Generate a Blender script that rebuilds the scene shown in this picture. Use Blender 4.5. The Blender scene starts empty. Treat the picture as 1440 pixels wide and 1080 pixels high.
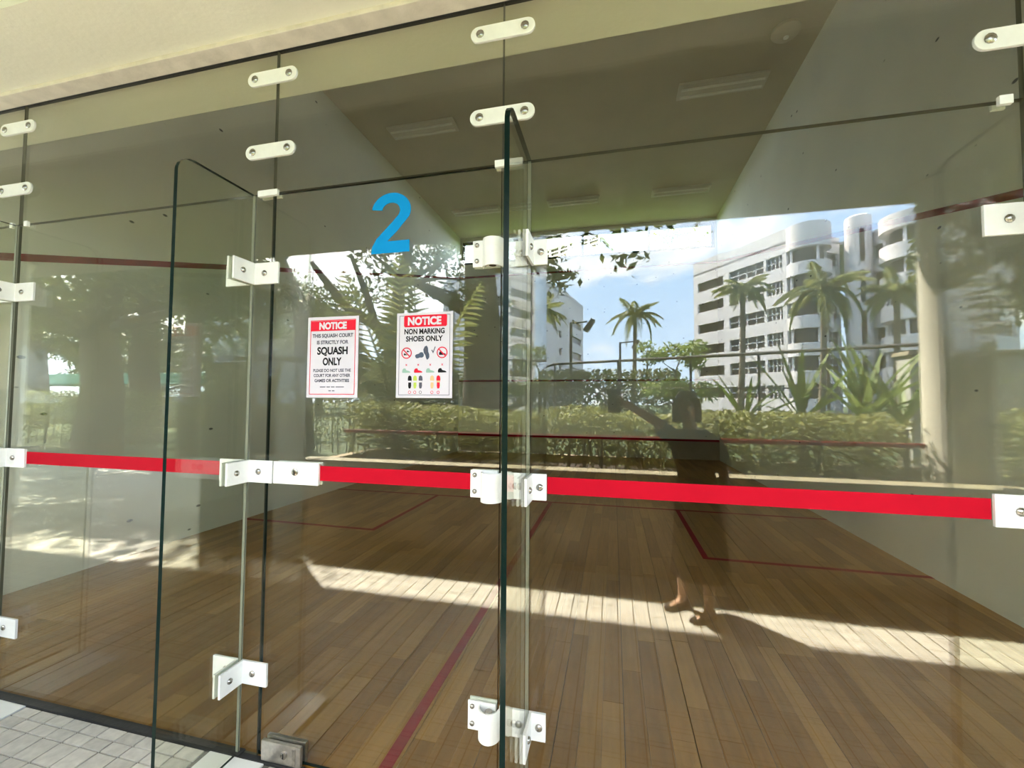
import bpy, bmesh, math, random
import numpy as np
from mathutils import Vector, Matrix, noise

SC = bpy.context.scene
COL = SC.collection
random.seed(7)
rng = np.random.default_rng(7)
PI = math.pi

# ------------------------------------------------------------------ camera
YAW, PITCH, ROLL = math.radians(13.392), math.radians(2.297), math.radians(0.403)
cy, sy, cp, sp = math.cos(YAW), math.sin(YAW), math.cos(PITCH), math.sin(PITCH)
F = Vector((-sy * cp, cy * cp, sp))
R = Vector((cy, sy, 0))
U = R.cross(F)
R2 = R * math.cos(ROLL) + U * math.sin(ROLL)
U2 = U * math.cos(ROLL) - R * math.sin(ROLL)
cam = bpy.data.objects.new('camera', bpy.data.cameras.new('camera'))
COL.objects.link(cam)
cam.matrix_world = Matrix(((R2.x, U2.x, -F.x, 0.0), (R2.y, U2.y, -F.y, -1.4187), (R2.z, U2.z, -F.z, 1.37), (0, 0, 0, 1)))
cam.data.sensor_width = 36
cam.data.lens = 597.7 * 36 / 1440
cam.data.clip_start = 0.004
cam.data.clip_end = 800
SC.camera = cam

# ------------------------------------------------------------------ exposure and light
SC.view_settings.view_transform = 'Standard'
SC.view_settings.look = 'None'
SC.view_settings.gamma = 1
SC.view_settings.use_curve_mapping = False
SC.view_settings.exposure = 3.3
cyc = SC.cycles
cyc.use_adaptive_sampling = False
cyc.use_denoising = True
cyc.max_bounces = 14
cyc.diffuse_bounces = 7
cyc.glossy_bounces = 6
cyc.transmission_bounces = 8
cyc.transparent_max_bounces = 40
cyc.sample_clamp_indirect = 6
cyc.caustics_reflective = False

sun = bpy.data.objects.new('sun', bpy.data.lights.new('sun', 'SUN'))
COL.objects.link(sun)
sun.data.energy = 8.5
sun.data.color = (1.0, 0.92, 0.78)
sun.data.angle = math.radians(0.7)
SUN_EL = math.radians(51)
sd = Vector((0.78 * math.cos(SUN_EL), 0.626 * math.cos(SUN_EL), -math.sin(SUN_EL)))   # light travels this way
sun.rotation_euler = sd.to_track_quat('-Z', 'Y').to_euler()
sun.location = (-20, -20, 30)

W = bpy.data.worlds.new('sky')
SC.world = W
W.use_nodes = True
nt = W.node_tree
nt.nodes.clear()
n_out = nt.nodes.new('ShaderNodeOutputWorld')
n_bg = nt.nodes.new('ShaderNodeBackground')
n_bg.inputs['Strength'].default_value = 1.12
n_tc = nt.nodes.new('ShaderNodeTexCoord')
n_sep = nt.nodes.new('ShaderNodeSeparateXYZ')
nt.links.new(n_tc.outputs['Generated'], n_sep.inputs[0])
n_ramp = nt.nodes.new('ShaderNodeValToRGB')
n_ramp.color_ramp.elements[0].position = 0.0
n_ramp.color_ramp.elements[0].color = (0.74, 0.90, 1.10, 1)
n_ramp.color_ramp.elements[1].position = 0.65
n_ramp.color_ramp.elements[1].color = (0.34, 0.52, 0.86, 1)
e = n_ramp.color_ramp.elements.new(0.25)
e.color = (0.54, 0.76, 1.08, 1)
nt.links.new(n_sep.outputs['Z'], n_ramp.inputs[0])
n_map = nt.nodes.new('ShaderNodeMapping')
n_map.inputs['Scale'].default_value = (1.0, 1.0, 2.2)
n_map.inputs['Location'].default_value = (3.35, 1.2, 0.4)
nt.links.new(n_tc.outputs['Generated'], n_map.inputs[0])
n_no = nt.nodes.new('ShaderNodeTexNoise')
n_no.inputs['Scale'].default_value = 2.6
n_no.inputs['Detail'].default_value = 8
n_no.inputs['Roughness'].default_value = 0.55
nt.links.new(n_map.outputs[0], n_no.inputs['Vector'])
n_cr = nt.nodes.new('ShaderNodeValToRGB')
n_cr.color_ramp.elements[0].position = 0.50
n_cr.color_ramp.elements[0].color = (0, 0, 0, 1)
n_cr.color_ramp.elements[1].position = 0.60
n_cr.color_ramp.elements[1].color = (1, 1, 1, 1)
nt.links.new(n_no.outputs['Fac'], n_cr.inputs[0])
n_mix = nt.nodes.new('ShaderNodeMix')
n_mix.data_type = 'RGBA'
nt.links.new(n_cr.outputs[0], n_mix.inputs[0])
nt.links.new(n_ramp.outputs[0], n_mix.inputs[6])
n_mix.inputs[7].default_value = (1.12, 1.12, 1.12, 1)
# hazy whitening of the sky around the sun
n_dot = nt.nodes.new('ShaderNodeVectorMath')
n_dot.operation = 'DOT_PRODUCT'
n_dot.inputs[1].default_value = tuple(-sd)
nt.links.new(n_tc.outputs['Generated'], n_dot.inputs[0])
n_au = nt.nodes.new('ShaderNodeMapRange')
n_au.interpolation_type = 'SMOOTHSTEP'
n_au.inputs[1].default_value = 0.57
n_au.inputs[2].default_value = 0.98
n_au.inputs[3].default_value = 0.0
n_au.inputs[4].default_value = 1.0
nt.links.new(n_dot.outputs['Value'], n_au.inputs[0])
n_mx2 = nt.nodes.new('ShaderNodeMix')
n_mx2.data_type = 'RGBA'
n_mx2.inputs[7].default_value = (2.3, 2.2, 2.05, 1)
nt.links.new(n_au.outputs[0], n_mx2.inputs[0])
nt.links.new(n_mix.outputs[2], n_mx2.inputs[6])
nt.links.new(n_mx2.outputs[2], n_bg.inputs[0])
nt.links.new(n_bg.outputs[0], n_out.inputs[0])


# ------------------------------------------------------------------ materials
def lin(c):
    return tuple(c) + (1,)


def new_mat(name):
    m = bpy.data.materials.new(name)
    m.use_nodes = True
    return m, m.node_tree, m.node_tree.nodes['Principled BSDF']


def mat(name, col, rough=0.6, metal=0.0, var=0.0, vscale=8.0, bump=0.0, bscale=40.0, spec=0.5, coat=0.0, col2=None, stretch=None):
    """plain procedural material: a colour with noise variation, optional bump"""
    m, t, b = new_mat(name)
    b.inputs['Base Color'].default_value = lin(col)
    b.inputs['Roughness'].default_value = rough
    b.inputs['Metallic'].default_value = metal
    b.inputs['Specular IOR Level'].default_value = spec
    b.inputs['Coat Weight'].default_value = coat
    tc = t.nodes.new('ShaderNodeTexCoord')
    src = tc.outputs['Object']
    if stretch:
        mp = t.nodes.new('ShaderNodeMapping')
        mp.inputs['Scale'].default_value = stretch
        t.links.new(src, mp.inputs[0])
        src = mp.outputs[0]
    if var > 0 or col2:
        no = t.nodes.new('ShaderNodeTexNoise')
        no.inputs['Scale'].default_value = vscale
        no.inputs['Detail'].default_value = 5
        t.links.new(src, no.inputs['Vector'])
        mx = t.nodes.new('ShaderNodeMix')
        mx.data_type = 'RGBA'
        c2 = col2 or tuple(max(0, c * (1 - var)) for c in col)
        rp = t.nodes.new('ShaderNodeMapRange')
        rp.inputs[1].default_value = 0.35
        rp.inputs[2].default_value = 0.65
        t.links.new(no.outputs['Fac'], rp.inputs[0])
        t.links.new(rp.outputs[0], mx.inputs[0])
        mx.inputs[6].default_value = lin(col)
        mx.inputs[7].default_value = lin(c2)
        t.links.new(mx.outputs[2], b.inputs['Base Color'])
    if bump > 0:
        nb = t.nodes.new('ShaderNodeTexNoise')
        nb.inputs['Scale'].default_value = bscale
        nb.inputs['Detail'].default_value = 4
        t.links.new(src, nb.inputs['Vector'])
        bp = t.nodes.new('ShaderNodeBump')
        bp.inputs['Strength'].default_value = bump
        bp.inputs['Distance'].default_value = 0.01
        t.links.new(nb.outputs['Fac'], bp.inputs['Height'])
        t.links.new(bp.outputs[0], b.inputs['Normal'])
    return m


def glass_mat(name, tint, f0):
    """clear pane surface: tinted transmission plus mirror reflection by Schlick's Fresnel"""
    m = bpy.data.materials.new(name)
    m.use_nodes = True
    t = m.node_tree
    t.nodes.clear()
    out = t.nodes.new('ShaderNodeOutputMaterial')
    tr = t.nodes.new('ShaderNodeBsdfTransparent')
    tr.inputs[0].default_value = lin(tint)
    gl = t.nodes.new('ShaderNodeBsdfGlossy')
    gl.inputs['Roughness'].default_value = 0.0
    gl.inputs['Color'].default_value = (1, 1, 1, 1)
    lw = t.nodes.new('ShaderNodeLayerWeight')
    lw.inputs['Blend'].default_value = 0.5
    pw = t.nodes.new('ShaderNodeMath')
    pw.operation = 'POWER'
    pw.inputs[1].default_value = 5
    t.links.new(lw.outputs['Facing'], pw.inputs[0])
    ma = t.nodes.new('ShaderNodeMath')
    ma.operation = 'MULTIPLY_ADD'
    ma.inputs[1].default_value = 1 - f0
    ma.inputs[2].default_value = f0
    t.links.new(pw.outputs[0], ma.inputs[0])
    mx = t.nodes.new('ShaderNodeMixShader')
    t.links.new(ma.outputs[0], mx.inputs[0])
    t.links.new(tr.outputs[0], mx.inputs[1])
    t.links.new(gl.outputs[0], mx.inputs[2])
    t.links.new(mx.outputs[0], out.inputs[0])
    return m


def leaf_mat(name, col, col2, trans=0.35):
    m, t, b = new_mat(name)
    out = t.nodes['Material Output']
    b.inputs['Roughness'].default_value = 0.55
    geo = t.nodes.new('ShaderNodeNewGeometry')
    mx = t.nodes.new('ShaderNodeMix')
    mx.data_type = 'RGBA'
    mx.inputs[6].default_value = lin(col)
    mx.inputs[7].default_value = lin(col2)
    t.links.new(geo.outputs['Random Per Island'], mx.inputs[0])
    t.links.new(mx.outputs[2], b.inputs['Base Color'])
    tl = t.nodes.new('ShaderNodeBsdfTranslucent')
    t.links.new(mx.outputs[2], tl.inputs[0])
    ms = t.nodes.new('ShaderNodeMixShader')
    ms.inputs[0].default_value = trans
    t.links.new(b.outputs[0], ms.inputs[1])
    t.links.new(tl.outputs[0], ms.inputs[2])
    t.links.new(ms.outputs[0], out.inputs[0])
    return m


def board_mat(name, ca, cb, cc, grain=(40, 3, 40), rough=0.42):
    """piece-by-piece coloured material: every board or tile draws its own shade"""
    m, t, b = new_mat(name)
    oi = t.nodes.new('ShaderNodeObjectInfo')
    geo = t.nodes.new('ShaderNodeNewGeometry')
    ad = t.nodes.new('ShaderNodeMath')
    t.links.new(oi.outputs['Random'], ad.inputs[0])
    t.links.new(geo.outputs['Random Per Island'], ad.inputs[1])
    fr = t.nodes.new('ShaderNodeMath')
    fr.operation = 'FRACT'
    t.links.new(ad.outputs[0], fr.inputs[0])
    rp = t.nodes.new('ShaderNodeValToRGB')
    rp.color_ramp.elements[0].color = lin(ca)
    rp.color_ramp.elements[1].color = lin(cc)
    el = rp.color_ramp.elements.new(0.55)
    el.color = lin(cb)
    t.links.new(fr.outputs[0], rp.inputs[0])
    tc = t.nodes.new('ShaderNodeNewGeometry')
    mp = t.nodes.new('ShaderNodeMapping')
    mp.inputs['Scale'].default_value = grain
    t.links.new(tc.outputs['Position'], mp.inputs[0])
    no = t.nodes.new('ShaderNodeTexNoise')
    no.inputs['Scale'].default_value = 1.0
    no.inputs['Detail'].default_value = 6
    t.links.new(mp.outputs[0], no.inputs['Vector'])
    mr = t.nodes.new('ShaderNodeMapRange')
    mr.inputs[1].default_value = 0.3
    mr.inputs[2].default_value = 0.7
    mr.inputs[3].default_value = 0.84
    mr.inputs[4].default_value = 1.08
    t.links.new(no.outputs['Fac'], mr.inputs[0])
    vm = t.nodes.new('ShaderNodeMix')
    vm.data_type = 'RGBA'
    vm.blend_type = 'MULTIPLY'
    vm.inputs[0].default_value = 1
    t.links.new(rp.outputs[0], vm.inputs[6])
    t.links.new(mr.outputs[0], vm.inputs[7])
    t.links.new(vm.outputs[2], b.inputs['Base Color'])
    b.inputs['Roughness'].default_value = rough
    b.inputs['Specular IOR Level'].default_value = 0.2
    return m


def wall_mat(name, col, marks=True, scale=1.0):
    """painted court wall: faint roller unevenness and black ball marks"""
    m, t, b = new_mat(name)
    tc = t.nodes.new('ShaderNodeNewGeometry')
    no = t.nodes.new('ShaderNodeTexNoise')
    no.inputs['Scale'].default_value = 1.1
    no.inputs['Detail'].default_value = 5
    t.links.new(tc.outputs['Position'], no.inputs['Vector'])
    mr = t.nodes.new('ShaderNodeMapRange')
    mr.inputs[1].default_value = 0.35
    mr.inputs[2].default_value = 0.65
    mr.inputs[3].default_value = 0.9
    mr.inputs[4].default_value = 1.0
    t.links.new(no.outputs['Fac'], mr.inputs[0])
    mx = t.nodes.new('ShaderNodeMix')
    mx.data_type = 'RGBA'
    mx.blend_type = 'MULTIPLY'
    mx.inputs[0].default_value = 1
    mx.inputs[6].default_value = lin(col)
    t.links.new(mr.outputs[0], mx.inputs[7])
    res = mx.outputs[2]
    if marks:
        vo = t.nodes.new('ShaderNodeTexVoronoi')
        vo.inputs['Scale'].default_value = 3.6 * scale
        vo.inputs['Randomness'].default_value = 1
        mp = t.nodes.new('ShaderNodeMapping')
        mp.inputs['Scale'].default_value = (1, 0.75, 1.5)
        t.links.new(tc.outputs['Position'], mp.inputs[0])
        t.links.new(mp.outputs[0], vo.inputs['Vector'])
        lt = t.nodes.new('ShaderNodeMapRange')
        lt.inputs[1].default_value = 0.05
        lt.inputs[2].default_value = 0.08
        lt.inputs[3].default_value = 1
        lt.inputs[4].default_value = 0
        t.links.new(vo.outputs['Distance'], lt.inputs[0])
        gt = t.nodes.new('ShaderNodeMath')
        gt.operation = 'GREATER_THAN'
        gt.inputs[1].default_value = 0.30
        t.links.new(vo.outputs['Color'], gt.inputs[0])
        ml = t.nodes.new('ShaderNodeMath')
        ml.operation = 'MULTIPLY'
        t.links.new(lt.outputs[0], ml.inputs[0])
        t.links.new(gt.outputs[0], ml.inputs[1])
        m2 = t.nodes.new('ShaderNodeMix')
        m2.data_type = 'RGBA'
        t.links.new(ml.outputs[0], m2.inputs[0])
        t.links.new(res, m2.inputs[6])
        m2.inputs[7].default_value = (0.05, 0.05, 0.05, 1)
        res = m2.outputs[2]
    t.links.new(res, b.inputs['Base Color'])
    b.inputs['Roughness'].default_value = 0.6
    return m


GLASS = glass_mat('clear_glass', (0.945, 0.962, 0.918), 0.045)
EDGE = mat('glass_edge_green', (0.003, 0.012, 0.010), 0.2, spec=0.12)
EDGE2 = mat('joint_edge_olive', (0.085, 0.085, 0.055), 0.3, spec=0.4)
BEAD = mat('silicone_bead', (0.26, 0.27, 0.21), 0.5)
SEAL = mat('black_sealant', (0.02, 0.02, 0.02), 0.6, bump=0.2)
WHITE = mat('white_powder_coat', (0.82, 0.82, 0.79), 0.35, var=0.05, vscale=30)
STEEL = mat('bolt_steel', (0.42, 0.40, 0.37), 0.25, metal=1.0, var=0.3, vscale=90)
BRUSHED = mat('lock_steel', (0.5, 0.47, 0.43), 0.35, metal=0.9, var=0.2, vscale=60)
RED = mat('red_film', (0.44, 0.004, 0.017), 0.7, var=0.08, vscale=5, spec=0.06)
LINE = mat('dark_red_paint', (0.22, 0.002, 0.008), 0.6, var=0.2, vscale=9, spec=0.1)
BLUE = mat('blue_vinyl', (0.004, 0.25, 0.60), 0.6, spec=0.08)
TIN = mat('tin_board_brown', (0.26, 0.19, 0.115), 0.6, var=0.15, vscale=4)
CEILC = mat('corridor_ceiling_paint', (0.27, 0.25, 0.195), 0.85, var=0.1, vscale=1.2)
CREAM = mat('cream_plaster', (0.76, 0.735, 0.63), 0.85, var=0.06, vscale=1.6, bump=0.12, bscale=55)
STRIP = mat('white_render_edge', (0.70, 0.64, 0.56), 0.8, var=0.14, vscale=14, bump=0.3, bscale=30)
COURTW = wall_mat('court_wall_paint', (0.71, 0.70, 0.63))
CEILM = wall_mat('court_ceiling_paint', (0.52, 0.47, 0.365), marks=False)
BOARD = board_mat('maple_board', (0.20, 0.089, 0.013), (0.255, 0.121, 0.022), (0.325, 0.168, 0.042))
SUB = mat('floor_gap_dark', (0.055, 0.03, 0.015), 0.8)
TILE = board_mat('corridor_tile', (0.48, 0.455, 0.40), (0.535, 0.51, 0.45), (0.58, 0.55, 0.485), grain=(30, 30, 30), rough=0.5)
GROUT = mat('tile_grout', (0.16, 0.15, 0.125), 0.9, var=0.3, vscale=20)
MARBLE = mat('white_marble', (0.80, 0.80, 0.77), 0.25, var=0.12, vscale=6)
PAPER = mat('sign_white', (0.57, 0.545, 0.59), 0.7, spec=0.1)
SIGNRED = mat('sign_red', (0.60, 0.015, 0.035), 0.7, spec=0.1)
SIGNBLK = mat('sign_black', (0.010, 0.010, 0.012), 0.7, spec=0.1)
SIGNGRY = mat('sign_grey', (0.085, 0.085, 0.11), 0.7, spec=0.1)
SIGNNAVY = mat('sign_navy', (0.03, 0.05, 0.09), 0.5)
SIGNLIME = mat('sign_lime', (0.40, 0.50, 0.06), 0.5)
SIGNTAN = mat('sign_tan', (0.62, 0.40, 0.18), 0.5)
SIGNGREEN = mat('sign_pale_green', (0.26, 0.40, 0.33), 0.7, spec=0.1)
FRAME = mat('black_frame', (0.012, 0.012, 0.011), 0.4)
CONC = mat('grey_concrete', (0.48, 0.48, 0.43), 0.85, var=0.25, vscale=3, bump=0.2)
PAVE = mat('pale_paving', (0.40, 0.40, 0.36), 0.85, var=0.2, vscale=1.2)
SOIL = mat('soil', (0.045, 0.03, 0.018), 0.95, var=0.4, vscale=6, bump=0.5, bscale=12)
GRASSM = mat('lawn', (0.045, 0.075, 0.018), 0.9, var=0.5, vscale=4, bump=0.5, bscale=25)
WALLDARK = mat('dark_planter_stone', (0.50, 0.39, 0.26), 0.8, var=0.35, vscale=5, bump=0.2)
COPING = mat('pale_coping', (0.34, 0.30, 0.20), 0.7, var=0.25, vscale=9)
BARK = mat('bark', (0.085, 0.065, 0.042), 0.9, var=0.45, vscale=5, bump=0.9, bscale=14, stretch=(1, 1, 0.3))
PALMBARK = mat('palm_bark', (0.17, 0.14, 0.10), 0.85, var=0.3, vscale=3, bump=0.6, bscale=8, stretch=(0.2, 0.2, 4))
FACADE = mat('white_facade', (0.70, 0.675, 0.70), 0.8, var=0.08, vscale=0.35)
FACADE2 = mat('grey_facade', (0.42, 0.41, 0.43), 0.8, var=0.1, vscale=0.4)
DARKWIN = mat('dark_window_glass', (0.05, 0.04, 0.032), 0.25, spec=0.4)
RAILM = mat('dark_rail_paint', (0.035, 0.03, 0.025), 0.4)
LEAFHEDGE = leaf_mat('hedge_leaf', (0.19, 0.215, 0.06), (0.36, 0.365, 0.15), 0.42)
LEAFTREE = leaf_mat('rain_tree_leaf', (0.04, 0.058, 0.014), (0.11, 0.13, 0.035), 0.35)
LEAFLITE = leaf_mat('light_leaf', (0.15, 0.21, 0.05), (0.30, 0.36, 0.12), 0.4)
LEAFPALM = leaf_mat('palm_leaf', (0.15, 0.18, 0.055), (0.28, 0.29, 0.12), 0.4)
LEAFAGAVE = leaf_mat('spiky_leaf', (0.11, 0.17, 0.03), (0.22, 0.29, 0.08), 0.3)
SKIN = mat('skin', (0.55, 0.33, 0.21), 0.5, var=0.08)
CLOTH = mat('brown_cloth', (0.016, 0.010, 0.007), 0.9, var=0.25, vscale=14, spec=0.05)
HAIR = mat('black_hair', (0.012, 0.010, 0.009), 0.45, bump=0.4, bscale=60, stretch=(1, 1, 0.1))
SHOE = mat('dark_shoe_leather', (0.03, 0.022, 0.015), 0.4)
PHONEM = mat('phone_black', (0.02, 0.02, 0.022), 0.2)
LIGHTBODY = mat('unlit_light_body', (0.60, 0.58, 0.52), 0.5)
GREENROOF = mat('green_sheet_roof', (0.10, 0.42, 0.28), 0.5, var=0.2, vscale=3)


# ------------------------------------------------------------------ mesh helpers
class MB:
    """collects vertices and faces; build() links them as one mesh object"""

    def __init__(self):
        self.v, self.f, self.m = [], [], []

    def add(self, vs, fs, mi=0):
        o = len(self.v)
        self.v += [tuple(q) for q in vs]
        self.f += [tuple(i + o for i in q) for q in fs]
        self.m += [mi] * len(fs)
        return self

    def box(self, x0, x1, y0, y1, z0, z1, mi=0):
        vs = [(x0, y0, z0), (x1, y0, z0), (x1, y1, z0), (x0, y1, z0), (x0, y0, z1), (x1, y0, z1), (x1, y1, z1), (x0, y1, z1)]
        fs = [(0, 3, 2, 1), (4, 5, 6, 7), (0, 1, 5, 4), (1, 2, 6, 5), (2, 3, 7, 6), (3, 0, 4, 7)]
        return self.add(vs, fs, mi)

    def prism(self, poly, a, b, axis='y', mi=0, cap=None):
        """poly: 2D points; extruded from a to b along axis"""
        n = len(poly)

        def p3(q, h):
            if axis == 'y':
                return (q[0], h, q[1])
            if axis == 'x':
                return (h, q[0], q[1])
            return (q[0], q[1], h)
        vs = [p3(q, a) for q in poly] + [p3(q, b) for q in poly]
        self.add(vs, [tuple(range(n)), tuple(range(2 * n - 1, n - 1, -1))], mi if cap is None else cap)
        self.f_side(n, len(self.v) - 2 * n, mi)
        return self

    def f_side(self, n, o, mi):
        for i in range(n):
            j = (i + 1) % n
            self.f.append((o + i, o + n + i, o + n + j, o + j))
            self.m.append(mi)

    def tube(self, pts, rad, seg=8, mi=0, caps=True):
        pts = [Vector(q) for q in pts]
        if not hasattr(rad, '__len__'):
            rad = [rad] * len(pts)
        o = len(self.v)
        n = len(pts)
        up = None
        for i, q in enumerate(pts):
            t = (pts[min(i + 1, n - 1)] - pts[max(i - 1, 0)]).normalized()
            if up is None:
                up = Vector((0, 0, 1)) if abs(t.z) < 0.9 else Vector((1, 0, 0))
            a = t.cross(up).normalized()
            b = a.cross(t).normalized()
            up = b
            for k in range(seg):
                th = 2 * PI * k / seg
                self.v.append(tuple(q + (a * math.cos(th) + b * math.sin(th)) * rad[i]))
        for i in range(n - 1):
            for k in range(seg):
                k2 = (k + 1) % seg
                self.f.append((o + i * seg + k, o + i * seg + k2, o + (i + 1) * seg + k2, o + (i + 1) * seg + k))
                self.m.append(mi)
        if caps:
            self.f.append(tuple(o + k for k in range(seg - 1, -1, -1)))
            self.f.append(tuple(o + (n - 1) * seg + k for k in range(seg)))
            self.m += [mi, mi]
        return self

    def lathe(self, prof, c, axis='z', seg=16, mi=0):
        """prof: (radius, height) pairs turned about an axis through c"""
        o = len(self.v)
        n = len(prof)
        for r, h in prof:
            for k in range(seg):
                th = 2 * PI * k / seg
                a, b = r * math.cos(th), r * math.sin(th)
                if axis == 'z':
                    q = (c[0] + a, c[1] + b, c[2] + h)
                elif axis == 'y':
                    q = (c[0] + a, c[1] + h, c[2] + b)
                else:
                    q = (c[0] + h, c[1] + a, c[2] + b)
                self.v.append(q)
        for i in range(n - 1):
            for k in range(seg):
                k2 = (k + 1) % seg
                self.f.append((o + i * seg + k, o + i * seg + k2, o + (i + 1) * seg + k2, o + (i + 1) * seg + k))
                self.m.append(mi)
        self.f.append(tuple(o + k for k in range(seg - 1, -1, -1)))
        self.f.append(tuple(o + (n - 1) * seg + k for k in range(seg)))
        self.m += [mi, mi]
        return self

    def loft(self, rings, mi=0, caps=True):
        o = len(self.v)
        s = len(rings[0])
        for r in rings:
            self.v += [tuple(q) for q in r]
        for i in range(len(rings) - 1):
            for k in range(s):
                k2 = (k + 1) % s
                self.f.append((o + i * s + k, o + i * s + k2, o + (i + 1) * s + k2, o + (i + 1) * s + k))
                self.m.append(mi)
        if caps:
            self.f.append(tuple(o + k for k in range(s - 1, -1, -1)))
            self.f.append(tuple(o + (len(rings) - 1) * s + k for k in range(s)))
            self.m += [mi, mi]
        return self

    def mesh(self, name, mats, smooth=False, bevel=0):
        me = bpy.data.meshes.new(name)
        me.from_pydata(self.v, [], self.f)
        for mm in (mats if isinstance(mats, (list, tuple)) else [mats]):
            me.materials.append(mm)
        me.polygons.foreach_set('material_index', self.m)
        bm = bmesh.new()
        bm.from_mesh(me)
        if bevel:
            bmesh.ops.remove_doubles(bm, verts=bm.verts, dist=1e-5)
            es = [q for q in bm.edges if len(q.link_faces) == 2 and q.calc_face_angle(0) > 0.6]
            bmesh.ops.bevel(bm, geom=es, offset=bevel, segments=2, affect='EDGES', profile=0.6)
        bmesh.ops.recalc_face_normals(bm, faces=bm.faces)
        bm.to_mesh(me)
        bm.free()
        if smooth:
            me.polygons.foreach_set('use_smooth', [True] * len(me.polygons))
            try:
                me.set_sharp_from_angle(angle=math.radians(40))
            except Exception:
                pass
        me.update()
        return me

    def build(self, name, mats, parent=None, smooth=False, bevel=0, loc=None):
        return link(name, self.mesh(name, mats, smooth, bevel), parent, loc)


def link(name, data, parent=None, loc=None):
    o = bpy.data.objects.new(name, data)
    COL.objects.link(o)
    if loc is not None:
        o.location = loc
    if parent is not None:
        o.parent = parent
        # children are modelled in world coordinates unless a location is given
        if loc is None:
            o.matrix_parent_inverse = Matrix.Translation(parent_world(parent)).inverted() if parent_world(parent).length else Matrix()
    return o


def parent_world(o):
    v = Vector((0, 0, 0))
    while o is not None:
        v = v + o.location + o.matrix_parent_inverse.translation
        o = o.parent
    return v


def tag(o, label=None, cat=None, group=None, kind=None):
    if label:
        o['label'] = label
    if cat:
        o['category'] = cat
    if group:
        o['group'] = group
    if kind:
        o['kind'] = kind
    return o


def thing(name, label, cat, loc=(0, 0, 0), group=None, kind=None):
    o = link(name, None)
    o.empty_display_size = 0.05
    o.location = loc
    return tag(o, label, cat, group, kind)


def struct(o, label):
    return tag(o, label=label, kind='structure')


def copy_tree(src, dx):
    c = src.copy()
    COL.objects.link(c)
    c.location = src.location + Vector(dx)
    for ch in list(src.children):
        d = ch.copy()
        COL.objects.link(d)
        d.parent = c
        for g in ch.children:
            k = g.copy()
            COL.objects.link(k)
            k.parent = d
    return c


def quads_mesh(name, V, mats, parent=None):
    """V: array (n,4,3) of quads"""
    V = np.asarray(V, dtype=np.float32)
    n = len(V)
    me = bpy.data.meshes.new(name)
    me.vertices.add(n * 4)
    me.vertices.foreach_set('co', V.reshape(-1))
    me.loops.add(n * 4)
    me.loops.foreach_set('vertex_index', np.arange(n * 4, dtype=np.int32))
    me.polygons.add(n)
    me.polygons.foreach_set('loop_start', np.arange(0, n * 4, 4, dtype=np.int32))
    me.materials.append(mats)
    me.update(calc_edges=True)
    return link(name, me, parent)


def leaf_quads(c, size, aspect=0.45, up=0.0, seed=0):
    """folded diamond leaves at centres c (n,3)"""
    r = np.random.default_rng(seed)
    n = len(c)
    d = r.normal(size=(n, 3))
    d[:, 2] += up
    d /= np.linalg.norm(d, axis=1, keepdims=True)
    s = r.normal(size=(n, 3))
    s -= d * (s * d).sum(1, keepdims=True)
    s /= np.linalg.norm(s, axis=1, keepdims=True)
    nn = np.cross(d, s)
    L = size * r.uniform(0.6, 1.3, (n, 1))
    w = L * aspect
    V = np.stack([c - d * L * .5, c + s * w * .5 + nn * w * .12, c + d * L * .5, c - s * w * .5 + nn * w * .12], axis=1)
    return V


def fold(a):
    return a


# ------------------------------------------------------------------ THE COURT
XL, XR, YF, ZC = -4.118, 2.451, 9.586, 5.87

# floor: sub-base, boards as parts, painted lines
floor = MB().box(XL - .02, XR + .02, 0.0, YF + .02, -0.25, -0.012).build('floor', SUB)
struct(floor, 'court floor of narrow pale maple boards behind the glass')
BW = 0.0925
xs = []
x = XL
k = 0
while x < XR - 0.02:
    xs.append((x, min(x + BW - (0.0035 if k % 3 == 2 else 0.0012), XR)))
    x += BW
    k += 1
boards = []
for (xa, xb) in xs:
    y = 0.012 - random.uniform(0, 0.9)
    while y < YF:
        L = random.choice((0.55, 0.75, 0.95, 1.15, 1.35))
        ya, yb = max(y, 0.012), min(y + L - 0.0012, YF)
        if yb - ya > 0.06:
            boards.append((xa, xb, ya, yb))
        y += L
CAMX = 0.0


def seen(bd):
    xc, yc = (bd[0] + bd[1]) / 2 - CAMX, (bd[2] + bd[3]) / 2 + 1.42
    ang = math.atan2(xc, yc) + YAW
    vis = -0.90 < ang < 0.90 and yc > 1.9
    return (0 if vis else 1, xc * xc + yc * yc)


boards.sort(key=seen)
bcache = {}
rest = MB()
for i, (xa, xb, ya, yb) in enumerate(boards):
    dz = random.uniform(-0.0004, 0.0)
    if i < 298:
        key = (round(xb - xa, 4), round(yb - ya, 2))
        if key not in bcache:
            w, l = xb - xa, yb - ya
            bcache[key] = MB().box(-w / 2, w / 2, -l / 2, l / 2, -0.012, 0).mesh('board', BOARD)
        link('board', bcache[key], floor, ((xa + xb) / 2, (ya + yb) / 2, dz))
    else:
        rest.box(xa, xb, ya, yb, -0.012, dz)
tag(rest.build('boards_beyond', BOARD, floor), kind='stuff')
YS, YB, XBL, XBR, XM = 4.36, 2.65, -2.474, 0.789, -0.83
h = 0.001
for nm, bx in (('short_line', (XL, XR, YS, YS + .05)), ('half_court_line', (XM - .025, XM + .025, 0.013, YS)),
               ('service_box_line', (XL, XBL + .025, YB, YB + .05)), ('service_box_line', (XBR - .025, XR, YB, YB + .05)),
               ('service_box_line', (XBL - .025, XBL + .025, YB + .05, YS)), ('service_box_line', (XBR - .025, XBR + .025, YB + .05, YS))):
    MB().box(*bx, 0.0002, h).build(nm, LINE, floor)

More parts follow.
